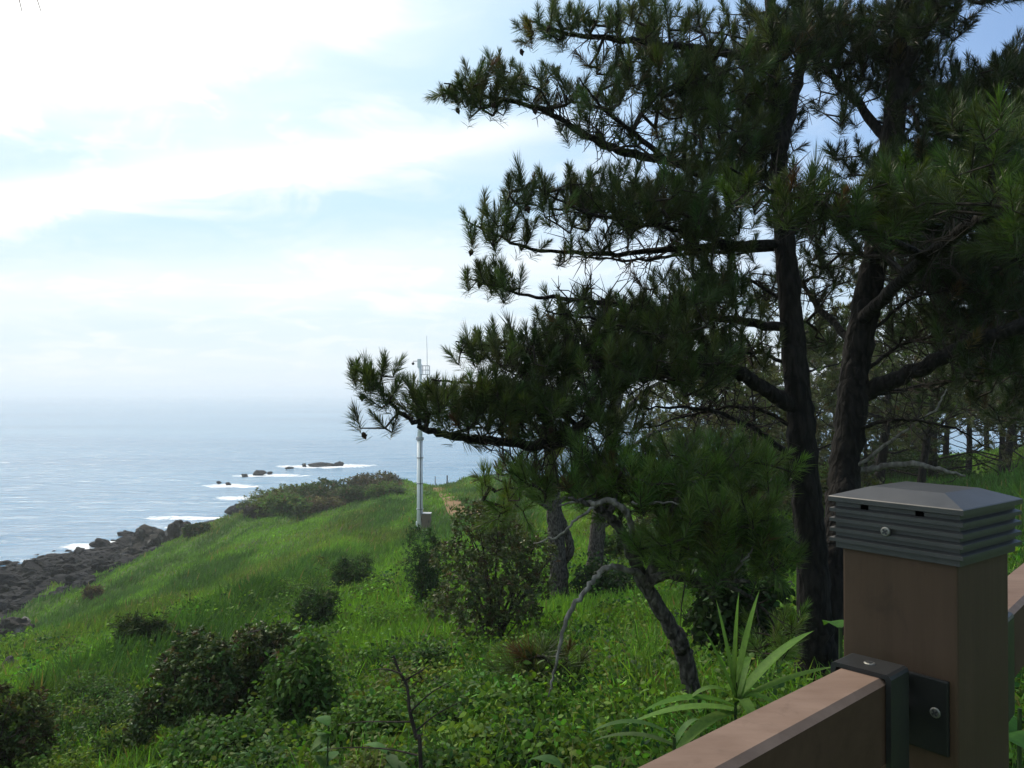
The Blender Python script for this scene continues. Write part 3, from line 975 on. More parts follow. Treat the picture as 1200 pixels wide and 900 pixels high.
pads_l = [(778, 628, 32, 30, 3.75, .2, .9), (640, 550, 72, 26, 4.15, .35, .9), (725, 545, 75, 38, 4.15, .35, .9), (795, 545, 70, 40, 4.0, .4, .9), (865, 590, 70, 45, 3.85, .35, .9), (592, 580, 38, 20, 4.25, .25, .6),
          (700, 575, 50, 16, 4.05, .25, .5), (905, 640, 40, 34, 3.8, .25, .8), (820, 610, 55, 36, 3.8, .35, .8), (890, 540, 45, 24, 4.1, .3, .6), (912, 730, 34, 34, 4.1, .25, .6), (840, 660, 40, 20, 3.75, .2, .5), (690, 520, 60, 30, 4.2, .35, .7), (840, 530, 60, 30, 4.1, .35, .8), (740, 575, 60, 24, 4.0, .3, .7)]
pads_l = [(a, b, c_, d, e * k2, f, g_) for a, b, c_, d, e, f, g_ in pads_l]
explicit_pine('pine_tree', base2, 'small leaning pine with a pale looping dead branch, in front of the forked pine', lean_trunk, lean_limbs,
              [(pads_l, 1.1, (0.075, 0.125, 0.026), (0.088, 0.0013))], dead=lean_dead, bark=M_bark_g, twiggy=14, per=72, sides=10)

# --- two pines standing in the grass behind the leaning one
def mid_pine(label, base_px, Y, trunk, limbs, pads, colr, dead=()):
    b = G(*base_px)
    k = float(b[1]) / Y
    sc_ = lambda l: [(x, y, d * k, r_ * k) for x, y, d, r_ in l]
    return explicit_pine('pine_tree', b, label, [sc_(t_) for t_ in trunk], [sc_(l) for l in limbs], [([(a, b_, c_, d, e * k, f * k, g_) for a, b_, c_, d, e, f, g_ in pads], 1.3, colr, (0.16, 0.006))],
                         dead=[sc_(l) for l in dead], bark=M_bark_g, twiggy=16, per=34, sides=9)


mid_pine('slim grey pine with a second thin stem behind the pale looping branch', (656, 714), 12.0,
         [[(655, 722, 12, .17), (656, 700, 12, .14), (654, 660, 12, .13), (651, 620, 12, .12), (648, 580, 12, .11), (645, 535, 12, .10), (640, 480, 12, .07), (630, 430, 12, .03)],
          [(646, 690, 12.3, .08), (655, 665, 12.2, .075), (668, 645, 12.1, .07), (664, 625, 12.1, .06), (655, 600, 12.0, .05)]],
         [[(646, 540, 12, .05), (680, 500, 12, .03), (720, 480, 11.8, .012)], [(643, 510, 12, .05), (600, 480, 12, .03), (560, 460, 12, .012)], [(640, 480, 12, .04), (670, 440, 12, .02), (690, 410, 12, .01)],
          [(650, 600, 12, .04), (610, 575, 11.6, .025), (580, 560, 11.4, .01)], [(650, 590, 12, .04), (690, 570, 12.4, .025), (720, 560, 12.6, .01)]],
         [(590, 410, 70, 26, 12, .8, .5), (650, 430, 70, 36, 12, 1.0, .5), (610, 468, 60, 26, 12, .8, .5), (700, 480, 46, 26, 12, .8, .5), (590, 560, 34, 16, 11.5, .5, .5), (700, 560, 40, 14, 12.4, .5, .4)], (0.06, 0.075, 0.028))
mid_pine('straight grey pine standing just right of the slim two-stemmed pine', (694, 704), 14.0,
         [[(693, 712, 14, .19), (695, 690, 14, .15), (698, 650, 14, .14), (703, 600, 14, .125), (712, 540, 14, .11), (722, 480, 14, .09), (735, 420, 14, .05), (742, 370, 14, .02)]],
         [[(710, 550, 14, .05), (760, 510, 13.8, .03), (800, 500, 13.6, .012)], [(720, 490, 14, .05), (770, 450, 14, .03), (830, 440, 14, .012)], [(730, 440, 14, .05), (700, 410, 14.2, .03), (670, 395, 14.2, .012)],
          [(735, 420, 14, .04), (780, 400, 14, .02), (820, 380, 14, .01)], [(700, 620, 14, .035), (740, 600, 13.6, .02), (770, 600, 13.4, .01)]],
         [(790, 450, 70, 24, 14, .9, .5), (740, 400, 70, 30, 14, 1.0, .5), (830, 430, 46, 22, 14, .8, .5), (790, 505, 40, 16, 13.7, .6, .4), (680, 395, 40, 18, 14, .7, .5), (770, 375, 60, 26, 14, .8, .5)], (0.075, 0.085, 0.03))


# --- the grove further back: a few grown shapes, then copies
def grove_pine(seed, h, lean, colr, crown_from=0.32, spread=2.1):
    g = np.random.default_rng(seed)
    root = empty('pine_tree', (0, 0, 0))
    kz = np.linspace(0, 1, 12)
    tp = np.stack([lean[0] * kz ** 1.5 + 0.10 * np.sin(kz * 5 + seed), lean[1] * kz ** 1.5 + 0.08 * np.cos(kz * 4 + seed), h * kz - 0.25], -1)
    tr = 0.14 * (1 - kz * 0.85) * h / 6
    m_ = MB()
    tube(m_, tp, tr, 8, rough=0.05)
    m_.build('trunk', M_bark, root, smooth=True)
    mt, mc = MB(), MB()
    LP = [tp[4:]]
    T = []
    nl = 17
    for i in range(nl):
        f = crown_from * 0.5 + (0.97 - crown_from * 0.5) * (i / (nl - 1))
        a = g.random() * 6.283 + i * 2.4
        L = spread * (1.15 - 0.75 * f) * (0.7 + 0.6 * g.random())
        s0 = np.array([np.interp(f, kz, tp[:, j]) for j in range(3)])
        tt = np.linspace(0, 1, 8)
        lp = s0 + np.outer(tt * L, [math.cos(a), math.sin(a), 0.12]) + np.outer(tt ** 2 * L * 0.22, UP) + g.normal(0, 0.03, (8, 3))
        ml = MB()
        tube(ml, lp, 0.035 * (1 - 0.85 * tt) * h / 6, 5)
        ml.build('limb', M_bark, root, smooth=True)
        LP.append(lp)
        if f > crown_from:
            n = int(46 * (0.6 + 0.5 * g.random()))
            k = g.random(n) ** 0.5
            q = np.stack([np.interp(k, tt, lp[:, j]) for j in range(3)], -1)
            q = q + g.normal(0, 1, (n, 3)) * np.array([0.34, 0.34, 0.16]) * (0.6 + 0.5 * L / spread) + UP * 0.12
            T.append(q)
        else:
            b = bare_twigs(lp, 10, 0.25, 0.7)
            sticks(mt, b[0], b[1], b[2] * 1.3, b[3] * 1.3)
    T = np.concatenate(T)
    TD, a0, a1, r0, r1 = grow(np.concatenate(LP), None, T, seg=0.25, wob=0.03)
    sticks(mt, a0, a1, r0 * 1.5, r1 * 1.5, 3)
    td = unit(TD * 0.6 + UP * 0.5 + g.normal(0, 0.3, T.shape))
    tufts(mc, T, td, 26, 0.17, 0.009, colr, shoot=0.16, brown=0.07)
    mt.build('twig_sprays', M_twig, root)
    mc.build('crown', M_needle, root)
    return root


protos = [grove_pine(1, 5.6, (0.5, 0.2), (0.075, 0.09, 0.03)), grove_pine(2, 6.4, (-0.6, 0.3), (0.065, 0.088, 0.028), 0.25), grove_pine(3, 4.8, (0.3, -0.5), (0.085, 0.095, 0.036), 0.2, 2.2), grove_pine(4, 6.0, (-0.2, -0.2), (0.07, 0.085, 0.03), 0.25)]
GROVE = 'pines of the grove behind the forked pine'
grove = [  # px of the trunk foot, distance, scale
    (822, 18, .80), (868, 21, .85), (905, 26, .95), (948, 17, .85), (975, 24, 1.0), (1030, 20, .95), (1052, 29, 1.05), (1098, 23, 1.0), (1135, 31, 1.05), (1178, 26, 1.05), (1215, 21, 1.0),
    (885, 15, .62), (1015, 24, .6), (1080, 17, .66), (950, 29, .66), (1190, 33, .7), (845, 33, 1.0), (928, 36, 1.05), (1000, 34, 1.1), (1075, 38, 1.15), (1160, 40, 1.15), (1240, 34, 1.1), (790, 26, .8), (760, 34, .85)]
bright_pair = [(1110, 567, 'slim pine in sunlit grass, left one of the pair right of the post cap', 1), (1172, 560, 'slim pine in sunlit grass, right one of the pair by the photo edge', 3)]
for i, (px, Y, s) in enumerate(grove):
    x = (px - CX) / F * Y
    src = protos[i % 4]
    o = src if i < 4 else copy_tree(src)
    o.location = on(x, Y)
    o.scale = (s, s, s)
    o.rotation_euler = (0, 0, i * 1.7)
    tag(o, 'thin pine in the dim grove behind the forked pine', 'tree', GROVE)
for px, py, lab, k in bright_pair:
    o = copy_tree(protos[k])
    b = G(px, py, 8)
    o.location = b
    o.scale = (0.95,) * 3
    o.rotation_euler = (0, 0, px)
    tag(o, lab, 'tree')

# --- needles of an overhead pine drooping into the top left corner
b0 = P(-10, -70, 1.5)
mb = MB()
tw = spline(np.array([P(-260, -190, 1.7), P(-120, -120, 1.6), P(-40, -80, 1.5), P(0, -62, 1.5)]), 6)
tube(mb, tw - tw[0], np.linspace(.012, .003, len(tw)), 6)
tr_ = empty('pine_branch', tw[0])
tag(tr_, 'drooping needle tips of an overhanging pine branch in the top left corner', 'branch')
mb.build('twig_sprays', M_twig, tr_)
mb = MB()
A0 = np.array([P(4, -45, 1.5), P(18, -55, 1.5), P(-10, -60, 1.5), P(-30, -60, 1.5), P(-25, -75, 1.5)])
A1 = np.array([P(26, 14, 1.5), P(48, 13, 1.5), P(-40, -10, 1.5), P(-60, -20, 1.52), P(0, -110, 1.5)])
for p_, q_ in zip(A0, A1):
    tube(mb, spline(np.array([p_, (p_ + q_) / 2 + np.array([.004, 0, .004]), q_]), 5) - tw[0], np.linspace(.0013, .0006, 11), 5, (0.018, 0.02, 0.012))
mb.build('needles', M_needle, tr_)

# ------------------------------------------------------------------ shrubs
def lumps(n, k, g, flat=0.75):
    """points on the skin of a lumpy dome made of k overlapping balls (unit size)"""
    cen = np.stack([g.uniform(-.62, .62, k), g.uniform(-.62, .62, k), g.uniform(.25, .68, k)], -1)
    rad = g.uniform(.26, .46, k)
    w_ = rad ** 2 / np.sum(rad ** 2)
    which = g.choice(k, n, p=w_)
    d = unit(g.normal(0, 1, (n, 3)) + np.array([0, 0, 0.25]))
    p = cen[which] + d * (rad[which] * (0.55 + 0.5 * g.random(n) ** 0.5))[:, None]
    p[:, 2] = np.abs(p[:, 2]) * flat / 0.75
    return p, d


def shrub(name, at, size, label, colr, n=500, leaf=(0.055, 0.014), per=9, seed=0, mat=None, style='rosette', lumps_k=9, stems=9, group=None, cat='shrub', brown=None, hue=0.1, amt=0.28, balls=None):
    """size = (half width x, half depth y, height)"""
    g = np.random.default_rng(seed + 100)
    root = empty(name, at)
    tag(root, label, cat, group)
    if balls is None:
        p, d = lumps(n, lumps_k, g)
    else:                                                  # lumps placed one by one: x, y, z, radius in units of size
        bq = np.array(balls)
        which = g.choice(len(bq), n, p=bq[:, 3] ** 2 / np.sum(bq[:, 3] ** 2))
        d = unit(g.normal(0, 1, (n, 3)) + np.array([0, 0, .2]))
        p = bq[which, :3] + d * (bq[which, 3] * (.45 + .6 * g.random(n) ** .5))[:, None] * np.array([1, 1, .8])
        p[:, 2] = np.maximum(p[:, 2], 0.02)
    S = np.array([size[0], size[1], size[2]])
    p = p * S + d * (np.minimum(np.abs(g.normal(0, 1, (n, 1))), 1.5) ** 2 * leaf[0] * (0.5 if style != 'grass' else 0)) + UP * (np.abs(g.normal(0, 1, (n, 1))) * leaf[0] * .3)
    d = unit(d / S * S.min())
    mc, mt = MB(), MB()
    c = jit(colr, n, amt, hue)
    if brown is not None:
        k = g.random(n) < brown[0]
        c[k] = jit(brown[1], int(k.sum()), 0.25)
    if style == 'rosette':
        td = unit(d * 0.6 + UP * 0.5 + g.normal(0, .25, d.shape))
        A, B = frames(td)
        th = g.random((n, per)) * 6.283
        al = np.radians(g.uniform(25, 85, (n, per)))
        D = td[:, None] * np.cos(al)[..., None] + (A[:, None] * np.cos(th)[..., None] + B[:, None] * np.sin(th)[..., None]) * np.sin(al)[..., None]
        P0 = np.repeat(p[:, None], per, 1) - td[:, None] * (g.random((n, per, 1)) * leaf[0])
        cc = np.repeat(c[:, None], per, 1) * np.exp(g.normal(0, .12, (n, per, 1)))
        blades(mc, P0.reshape(-1, 3), D.reshape(-1, 3), leaf[0] * g.uniform(.7, 1.2, n * per), leaf[1], cc.reshape(-1, 3), [0, .35, .75, 1], [.25, 1, .8, 0], droop=.2)
    elif style == 'grass':
        b = np.stack([g.normal(0, .38, n) * S[0], g.normal(0, .38, n) * S[1], np.zeros(n)], -1)
        b[:, 2] = H(b[:, 0] + at[0], b[:, 1] + at[1]) - at[2] - 0.02
        out = b * np.array([1, 1, 0]) / S.max()
        D = unit(out * 0.9 + UP * 1.0 + g.normal(0, .22, (n, 3)))
        blades(mc, b, D, S[2] * g.uniform(.65, 1.25, n), leaf[1], c, [0, .3, .6, .85, 1], [.7, 1, .8, .45, 0], droop=g.uniform(.15, .65, n))
    else:                                                   # loose leaves, flat, facing up and out
        P0 = np.repeat(p[:, None], per, 1) + g.normal(0, leaf[0] * 1.1, (n, per, 3))
        D = unit(g.normal(0, 1, (n, per, 3)) * np.array([1, 1, .55]) + d[:, None] * .5)
        cc = np.repeat(c[:, None], per, 1) * np.exp(g.normal(0, .18, (n, per, 1)))
        blades(mc, P0.reshape(-1, 3), D.reshape(-1, 3), leaf[0] * g.uniform(.6, 1.25, n * per), leaf[1], cc.reshape(-1, 3), [0, .3, .65, 1], [.15, 1, .8, 0], droop=.35)
    if style != 'grass':
        T = p[g.choice(n, min(n, 90), replace=False)]
        a = np.zeros((stems, 3))
        LPs = []
        for s_ in range(stems):
            q = T[g.integers(len(T))]
            tt = np.linspace(0, 1, 6)[:, None]
            b0_ = np.array([g.normal(0, .08), g.normal(0, .08), -0.08]) * max(S[0], .5)
            mid = q * np.array([.35, .35, .5]) + g.normal(0, .06, 3) * S
            lp = b0_ * (1 - tt) ** 2 + 2 * mid * tt * (1 - tt) + q * tt ** 2
            tube(mt, lp, np.linspace(.022, .006, 6) * (0.5 + S[2] * .5), 5)
            LPs.append(lp[1:])
        TD, a0, a1, r0, r1 = grow(np.concatenate(LPs), None, T, seg=.2, wob=.015 * S[2])
        sticks(mt, a0, a1, r0, r1, 3)
        mt.build('stems', M_twig, root)
    mc.build('leaves', mat or M_leaf, root)
    return root


# each: foot pixel, half width px, height px -> real size at the distance the ground has there
def px_shrub(name, px, py, hw, h, label, colr, deep=0.9, y0=1.5, sink=0.0, px_balls=None, **kw):
    g = G(px, py, y0)
    m = g[1] / F
    at = g - np.array([0, 0, sink])
    # push back half its depth so that the front edge meets the pixel
    at2 = on(at[0] * (1 + hw * m * deep * .35 / g[1]), at[1] + hw * m * deep * .35)
    if px_balls:
        g2 = np.random.default_rng(len(label))
        kw['balls'] = [((x - px) * m, g2.uniform(-.5, .5) * hw * m * deep, (py - y) * m, r_ * m) for x, y, r_ in px_balls]
        return shrub(name, at2 - np.array([0, 0, sink]), (1, 1, 1), label, colr, **kw)
    return shrub(name, at2 - np.array([0, 0, sink]), (hw * m, hw * m * deep, h * m), label, colr, **kw)


C_DARK = (0.026, 0.046, 0.018)
px_shrub('shrub', 575, 762, 95, 178, 'large bronze green shrub of small glossy leaves left of the grey pine trunks', (0.078, 0.10, 0.033), n=1700, leaf=(.052, .0095), per=9, seed=1, mat=M_gloss, stems=24, brown=(.10, (.085, .065, .03)),
         px_balls=[(560, 618, 34), (598, 636, 28), (628, 652, 26), (585, 668, 38), (545, 690, 30), (600, 700, 32), (632, 690, 20), (512, 722, 20), (562, 728, 28), (530, 652, 24), (618, 716, 18), (575, 600, 16)])
px_shrub('shrub', 497, 722, 30, 98, 'narrow dark green shrub just left of the large bronze green one', (0.03, 0.064, 0.024), n=1200, leaf=(.055, .006), per=9, seed=2, lumps_k=8)
px_shrub('shrub', 411, 697, 28, 46, 'rounded dark shrub on the slope below the white mast', (0.045, 0.09, 0.028), n=1000, leaf=(.09, .009), per=8, seed=3)
px_shrub('shrub', 371, 746, 30, 52, 'dark tangled shrub below the rounded one on the slope', (0.042, 0.08, 0.026), n=1000, leaf=(.08, .009), per=8, seed=4)
px_shrub('shrub', 165, 772, 34, 46, 'lone dark oval shrub on the open grass near the shore', (0.05, 0.075, 0.028), n=1100, leaf=(.09, .010), per=8, seed=5, deep=.7)
px_shrub('shrub', 232, 888, 72, 146, 'big dark bronze shrub with bare stems showing at lower left', (0.064, 0.10, 0.030), n=1900, leaf=(.048, .010), per=8, seed=6, mat=M_gloss, stems=18, brown=(.10, (.10, .075, .035)),
         px_balls=[(228, 768, 26), (202, 796, 26), (255, 795, 34), (214, 828, 26), (183, 822, 18), (245, 838, 30), (178, 850, 16), (232, 862, 20), (262, 765, 18)])
px_shrub('shrub', 300, 862, 46, 118, 'dark reddish shrub crowding the big bronze one on its right', (0.066, 0.098, 0.030), n=1300, leaf=(.048, .010), per=8, seed=7, mat=M_gloss, brown=(.12, (.10, .07, .035)),
         px_balls=[(300, 765, 30), (328, 756, 18), (282, 792, 28), (318, 790, 24), (300, 820, 24), (335, 800, 14), (345, 765, 12)])
px_shrub('shrub', 8, 935, 58, 120, 'dark brownish shrub cut by the lower left corner', (0.062, 0.092, 0.028), n=1300, leaf=(.045, .009), per=8, seed=8, brown=(.3, (.06, .048, .022)))
px_shrub('shrub', 352, 880, 42, 130, 'bright leafy shrub right of the dark bronze ones', (0.058, 0.115, 0.026), n=520, leaf=(.055, .014), per=8, seed=9, style='loose', amt=.3,
         px_balls=[(352, 790, 24), (330, 820, 22), (372, 812, 20), (345, 845, 26), (385, 842, 16), (362, 768, 14), (318, 850, 18), (398, 865, 18)])
px_shrub('shrub', 262, 925, 70, 70, 'low green leafy shrub at the foot of the big bronze one', (0.055, 0.11, 0.025), n=800, leaf=(.045, .013), per=8, seed=10, style='loose')
px_shrub('shrub', 430, 900, 60, 66, 'light green low shrub beside the bare thorny stem', (0.075, 0.145, 0.03), n=620, leaf=(.045, .013), per=8, seed=11, style='loose')
px_shrub('shrub', 712, 712, 34, 50, 'small dark shrub behind the straight grey pine foot', (0.02, 0.045, 0.016), n=420, leaf=(.07, .02), per=7, seed=12, style='loose')
px_shrub('shrub', 868, 790, 44, 120, 'dark leafy shrub behind the tall strap leaved plant', (0.02, 0.042, 0.015), n=600, leaf=(.06, .022), per=7, seed=13, style='loose')
px_shrub('shrub', 365, 700, 22, 28, 'pale green grassy shrub between the two dark slope shrubs', (0.05, 0.09, 0.035), n=500, leaf=(.3, .010), seed=14, style='grass', cat='grass clump')
for i, (px, py, hw, h, lab, colr) in enumerate([
    (70, 888, 34, 66, 'dark arching grass clump beside the brownish corner shrub', (0.03, 0.07, 0.02)),
    (148, 868, 30, 40, 'dark arching grass clump left of the big bronze shrub', (0.035, 0.075, 0.022)),
    (160, 925, 34, 40, 'grass clump at the bottom edge left of the low leafy shrub', (0.05, 0.09, 0.03)),
    (232, 778, 20, 28, 'small grass clump above the big bronze shrub', (0.035, 0.085, 0.025)),
    (306, 764, 26, 34, 'bluish green grass clump right above the reddish shrub', (0.035, 0.085, 0.03)),
    (580, 832, 40, 82, 'upright fresh green grass clump below the large bronze shrub', (0.035, 0.10, 0.02)),
    (452, 782, 34, 34, 'loose grass clump above the bare thorny stem', (0.05, 0.10, 0.03)),
    (545, 905, 40, 60, 'grass clump at the bottom edge under the upright green one', (0.045, 0.10, 0.02))]):
    px_shrub('grass_clump', px, py, hw, h, lab, colr, n=420, leaf=(.3, .0045 if py > 800 else .006), seed=30 + i, style='grass', cat='grass clump', mat=M_grass)
# tangled weed bushes that close the thicket between the shrubs
g = np.random.default_rng(61)
TH = 'weed bushes of the near thicket'
for i in range(84):
    px, py = g.uniform(-10, 640), g.uniform(800, 960)
    if px < 100 and py < 850:
        py += 60
    k_ = g.random()
    colr = [(0.08, 0.165, 0.028), (0.06, 0.115, 0.03), (0.11, 0.17, 0.03), (0.05, 0.10, 0.026), (0.10, 0.13, 0.035)][i % 5]
    st = ['loose', 'rosette', 'loose', 'grass'][i % 4]
    hw = g.uniform(22, 46)
    px_shrub('weed_bush', px, py, hw, hw * g.uniform(.7, 1.15), 'low tangled weed bush in the thicket at the lower left', colr, n=int(g.uniform(200, 340)), leaf=(g.uniform(.035, .06), g.uniform(.007, .014)) if st != 'grass' else (.3, .0045), per=7, seed=500 + i, style=st, stems=6, lumps_k=7, group=TH, cat='weed bush', amt=.22)
for i in range(26):
    px, py = g.uniform(330, 640), g.uniform(640, 800)
    colr = [(0.09, 0.18, 0.028), (0.065, 0.12, 0.032), (0.11, 0.18, 0.032)][i % 3]
    st = ['loose', 'grass', 'rosette'][i % 3]
    hw = g.uniform(14, 30)
    px_shrub('weed_bush', px, py, hw, hw * g.uniform(.5, .9), 'low green weed bush on the slope between the larger shrubs', colr, n=int(g.uniform(150, 260)), leaf=(.06, .012) if st != 'grass' else (.3, .006), per=7, seed=560 + i, style=st, stems=5, lumps_k=6, group='weed bushes on the middle slope', cat='weed bush', amt=.22)
# a shin-high pine seedling with long needles
sb = G(636, 832, 2.5)
root = empty('pine_sapling', sb)
tag(root, 'pine sapling with long dark needles under the hanging dead branch', 'sapling')
g = np.random.default_rng(77)
k = sb[1] / F
mt, mc = MB(), MB()
tube(mt, spline(np.array([[0, 0, -.05], [.01, 0, 25 * k], [-.01, 0, 48 * k], [.0, .0, 66 * k]]), 5), np.linspace(.014, .005, 16), 6)
LPn = spline(np.array([[0, 0, -.05], [.01, 0, 25 * k], [-.01, 0, 48 * k], [.0, .0, 66 * k]]), 5)
Ts = unit(g.normal(0, 1, (34, 3))) * (g.random((34, 1)) ** .4) * np.array([46, 40, 26]) * k + np.array([0, 0, 42 * k])
TD, a0, a1, r0, r1 = grow(LPn, None, Ts)
sticks(mt, a0, a1, r0, r1)
tufts(mc, Ts, unit(TD * .5 + UP * .6 + g.normal(0, .2, Ts.shape)), 60, .16, .002, (0.045, 0.07, 0.022), brown=.3)
mt.build('stem', M_twig, root)
mc.build('needles', M_needle, root)
# the single tall tuft seen against the meadow above the bronze shrub
sb = G(604, 745, 3.5)
root = empty('pine_sapling', sb)
tag(root, 'bushy pine sapling topping the large bronze green shrub', 'sapling')
k = sb[1] / F
mt, mc = MB(), MB()
st = spline(np.array([[0, 0, -.05], [.03, .05, 50 * k], [0, .02, 100 * k], [.0, .0, 122 * k]]), 5)
tube(mt, st, np.linspace(.02, .006, len(st)), 6)
Ts = np.array([[0, 0, 124], [-9, 6, 116], [10, -4, 112], [2, 8, 105], [-4, -8, 104], [14, 4, 92], [-16, 0, 90], [6, -10, 80]], float) * k
TD, a0, a1, r0, r1 = grow(st, None, Ts)
sticks(mt, a0, a1, r0, r1)
tufts(mc, Ts, unit(TD * .3 + UP), 70, .20, .004, (0.05, 0.075, 0.022), spread=(8, 50))
mt.build('stem', M_twig, root)
mc.build('needles', M_needle, root)

# --- wind-cut scrub on the headland
HS = 'wind-cut scrub on the headland'
for i, (px, py, hw, h, lab, colr) in enumerate([
    (312, 606, 29, 21, 'olive scrub mound directly behind the dark pale-topped rock', (0.10, 0.14, 0.045)),
    (338, 604, 34, 22, 'low green scrub mound next to the pale-topped rock', (0.08, 0.14, 0.04)),
    (330, 594, 36, 21, 'yellowish scrub mound on the crest of the headland, leftmost', (0.13, 0.16, 0.06)),
    (362, 596, 36, 28, 'tallest olive scrub mound on the headland crest', (0.095, 0.13, 0.055)),
    (384, 592, 34, 28, 'dark topped scrub mound on the headland below the surf rocks', (0.045, 0.08, 0.03)),
    (402, 592, 29, 21, 'grey green leafy scrub mound right of the dark topped one', (0.10, 0.12, 0.08)),
    (372, 602, 31, 18, 'brownish scrub mound in front of the tallest one', (0.11, 0.10, 0.06)),
    (418, 588, 24, 16, 'small dark scrub mound at the right end of the row', (0.045, 0.08, 0.03)),
    (455, 580, 26, 10, 'flat dark scrub right of the brown domed one', (0.08, 0.14, 0.04)),
    (232, 628, 14, 11, 'dark scrub patch right beside the rock knob above the shore', (0.03, 0.055, 0.02)),
    (440, 576, 31, 20, 'brown domed scrub with a pale rock at its left foot', (0.085, 0.078, 0.055))]):
    px_shrub('shrub', px, py, hw, h, lab, colr, y0=20, n=800, leaf=(.26, .045), per=8, seed=60 + i, lumps_k=10, stems=5, brown=(.12, (.10, .09, .05)))
px_shrub('shrub', 109, 704, 13, 14, 'small withered brown bush alone on the shore slope', (0.09, 0.065, 0.035), y0=20, n=240, leaf=(.2, .03), per=7, seed=80, stems=5)
# --- undergrowth between the grove trunks
for i, (px, Y, hw, h) in enumerate([(790, 16, 1.1, .9), (845, 19, 1.3, 1.3), (890, 15, 1.0, .9), (935, 22, 1.5, 1.3), (985, 19, 1.2, 1.0), (1040, 25, 1.6, 1.4), (1085, 27, 1.5, 1.2), (905, 30, 1.8, 1.6), (1010, 32, 2, 1.6), (860, 26, 1.5, 1.3), (770, 24, 1.3, 1.0), (1060, 34, 2.0, 1.8), (740, 19, .9, .8), (955, 28, 1.6, 1.5)]):
    x = (px - CX) / F * Y
    shrub('shrub', on(x, Y), (hw, hw, h), 'dull green undergrowth bush among the dim grove trunks', [(0.04, 0.075, 0.02), (0.05, 0.06, 0.025), (0.03, 0.055, 0.018)][i % 3], n=420, leaf=(.12, .03), per=7, seed=200 + i, style='loose' if i % 2 else 'rosette', stems=5, group='undergrowth bushes of the grove')

# ------------------------------------------------------------------ meadow: what nobody could count
gz = lambda x, y: fbm(x * 0.33 + 0.02 * y, y * 0.05, 8, 3)      # long bands of darker reed along the hillside


def scatter(n, y0, y1, a0=-47, a1=47):
    n = int(n * 1.3)
    Y = np.exp(rng.uniform(math.log(y0), math.log(y1), n))
    az_ = np.where(rng.random(n) < .84, rng.uniform(-35.5, 35.5, n), rng.uniform(a0, a1, n))
    x = Y * np.tan(np.radians(az_))
    z = H(x, Y)
    ok = ~rock_mask(x, Y, z) & ~near_path(x, Y)
    return np.stack([x, Y, z], -1)[ok]


def meadow_col(p, n):
    x, y = p[:, 0], p[:, 1]
    band = np.clip((gz(x, y) - 0.47) * 7, 0, 1)[:, None]
    yel = np.clip((fbm(x * 0.22, y * 0.16, 40, 3) - 0.56) * 7, 0, 1)[:, None]
    br = np.array([[0.122, 0.250, 0.032]])
    dk = np.array([[0.055, 0.125, 0.030]])
    ye = np.array([[0.15, 0.19, 0.035]])
    c = br * (1 - band) + dk * band
    c = c * (1 - yel * .4) + ye * yel * .4
    dry = rng.random(n) < (0.02 + 0.06 * yel[:, 0])
    c[dry] = (0.20, 0.16, 0.075)
    patch = (0.66 + 0.68 * fbm(x * 0.9, y * 0.5, 44, 3))[:, None]
    return c * patch * np.exp(rng.normal(0, .2, (n, 1)))


p = scatter(330000, 10, 112)
n = len(p)
d = np.hypot(p[:, 0], p[:, 1])
mb = MB()
tall = 0.22 + 0.20 * fbm(p[:, 0] * .7, p[:, 1] * .35, 47, 3) + 0.22 * np.clip((gz(p[:, 0], p[:, 1]) - 0.47) * 7, 0, 1)
wind = np.array([0.35, 0.25, 0])
D = unit(UP + rng.normal(0, .32, (n, 3)) + wind * .6)
blades(mb, p - UP * .02, D, tall * rng.uniform(.7, 1.4, n), 0.010 + 0.00042 * d, meadow_col(p, n), [0, .5, 1], [.9, .8, 0], droop=rng.uniform(.1, .5, n))
o = mb.build('meadow_grass', M_grass)
tag(o, 'bright green meadow grass covering the seaward slope', 'grass', kind='stuff')

# near grass with longer, bending blades
p = scatter(130000, 1.7, 16)
hum = fbm(p[:, 0] * .9, p[:, 1] * .9, 51, 3)
p = p[rng.random(len(p)) < np.clip((hum - .30) * 3.2, .12, 1)]
n = len(p)
d = np.hypot(p[:, 0], p[:, 1])
L = (0.18 + 0.34 * fbm(p[:, 0] * .8, p[:, 1] * .8, 53, 3)) * rng.uniform(.6, 1.45, n)
c = jit((0.10, 0.205, 0.030), n, .28, .1)
c[rng.random(n) < .07] = (0.17, 0.14, 0.07)
mb = MB()
blades(mb, p - UP * .02, unit(UP + rng.normal(0, .42, (n, 3))), L, 0.0034 + .0004 * d, c, [0, .35, .7, 1], [.8, 1, .7, 0], droop=rng.uniform(.15, .9, n))
o = mb.build('grass', M_grass)
tag(o, 'tangled bending grass on the near bank below the railing', 'grass', kind='stuff')

# leafy ground cover in hummocks
cp = scatter(3000, 2.3, 26)
cp = cp[fbm(cp[:, 0] * .6, cp[:, 1] * .6, 57, 3) > .46]
per = 70
m_ = len(cp)
d = np.hypot(cp[:, 0], cp[:, 1])
rad = 0.10 + 0.018 * d + rng.random(m_) * .12
hgt = (0.14 + 0.28 * rng.random(m_)) * np.clip(.6 + .05 * d, .6, 1.3)
dd = unit(rng.normal(0, 1, (m_, per, 3)) + UP * .3)
dd[..., 2] = np.abs(dd[..., 2])
q = cp[:, None] + dd * np.stack([rad, rad, hgt], -1)[:, None] * (0.55 + .45 * rng.random((m_, per, 1)))
D = unit(dd * np.array([1, 1, .35]) + rng.normal(0, .45, (m_, per, 3)))
cc = jit((0.095, 0.185, 0.027), m_, .28, .12)
alt = rng.random(m_)
cc[alt < .2] = jit((0.03, 0.075, 0.02), int((alt < .2).sum()), .2)
cc[alt > .9] = jit((0.10, 0.14, 0.03), int((alt > .9).sum()), .2)
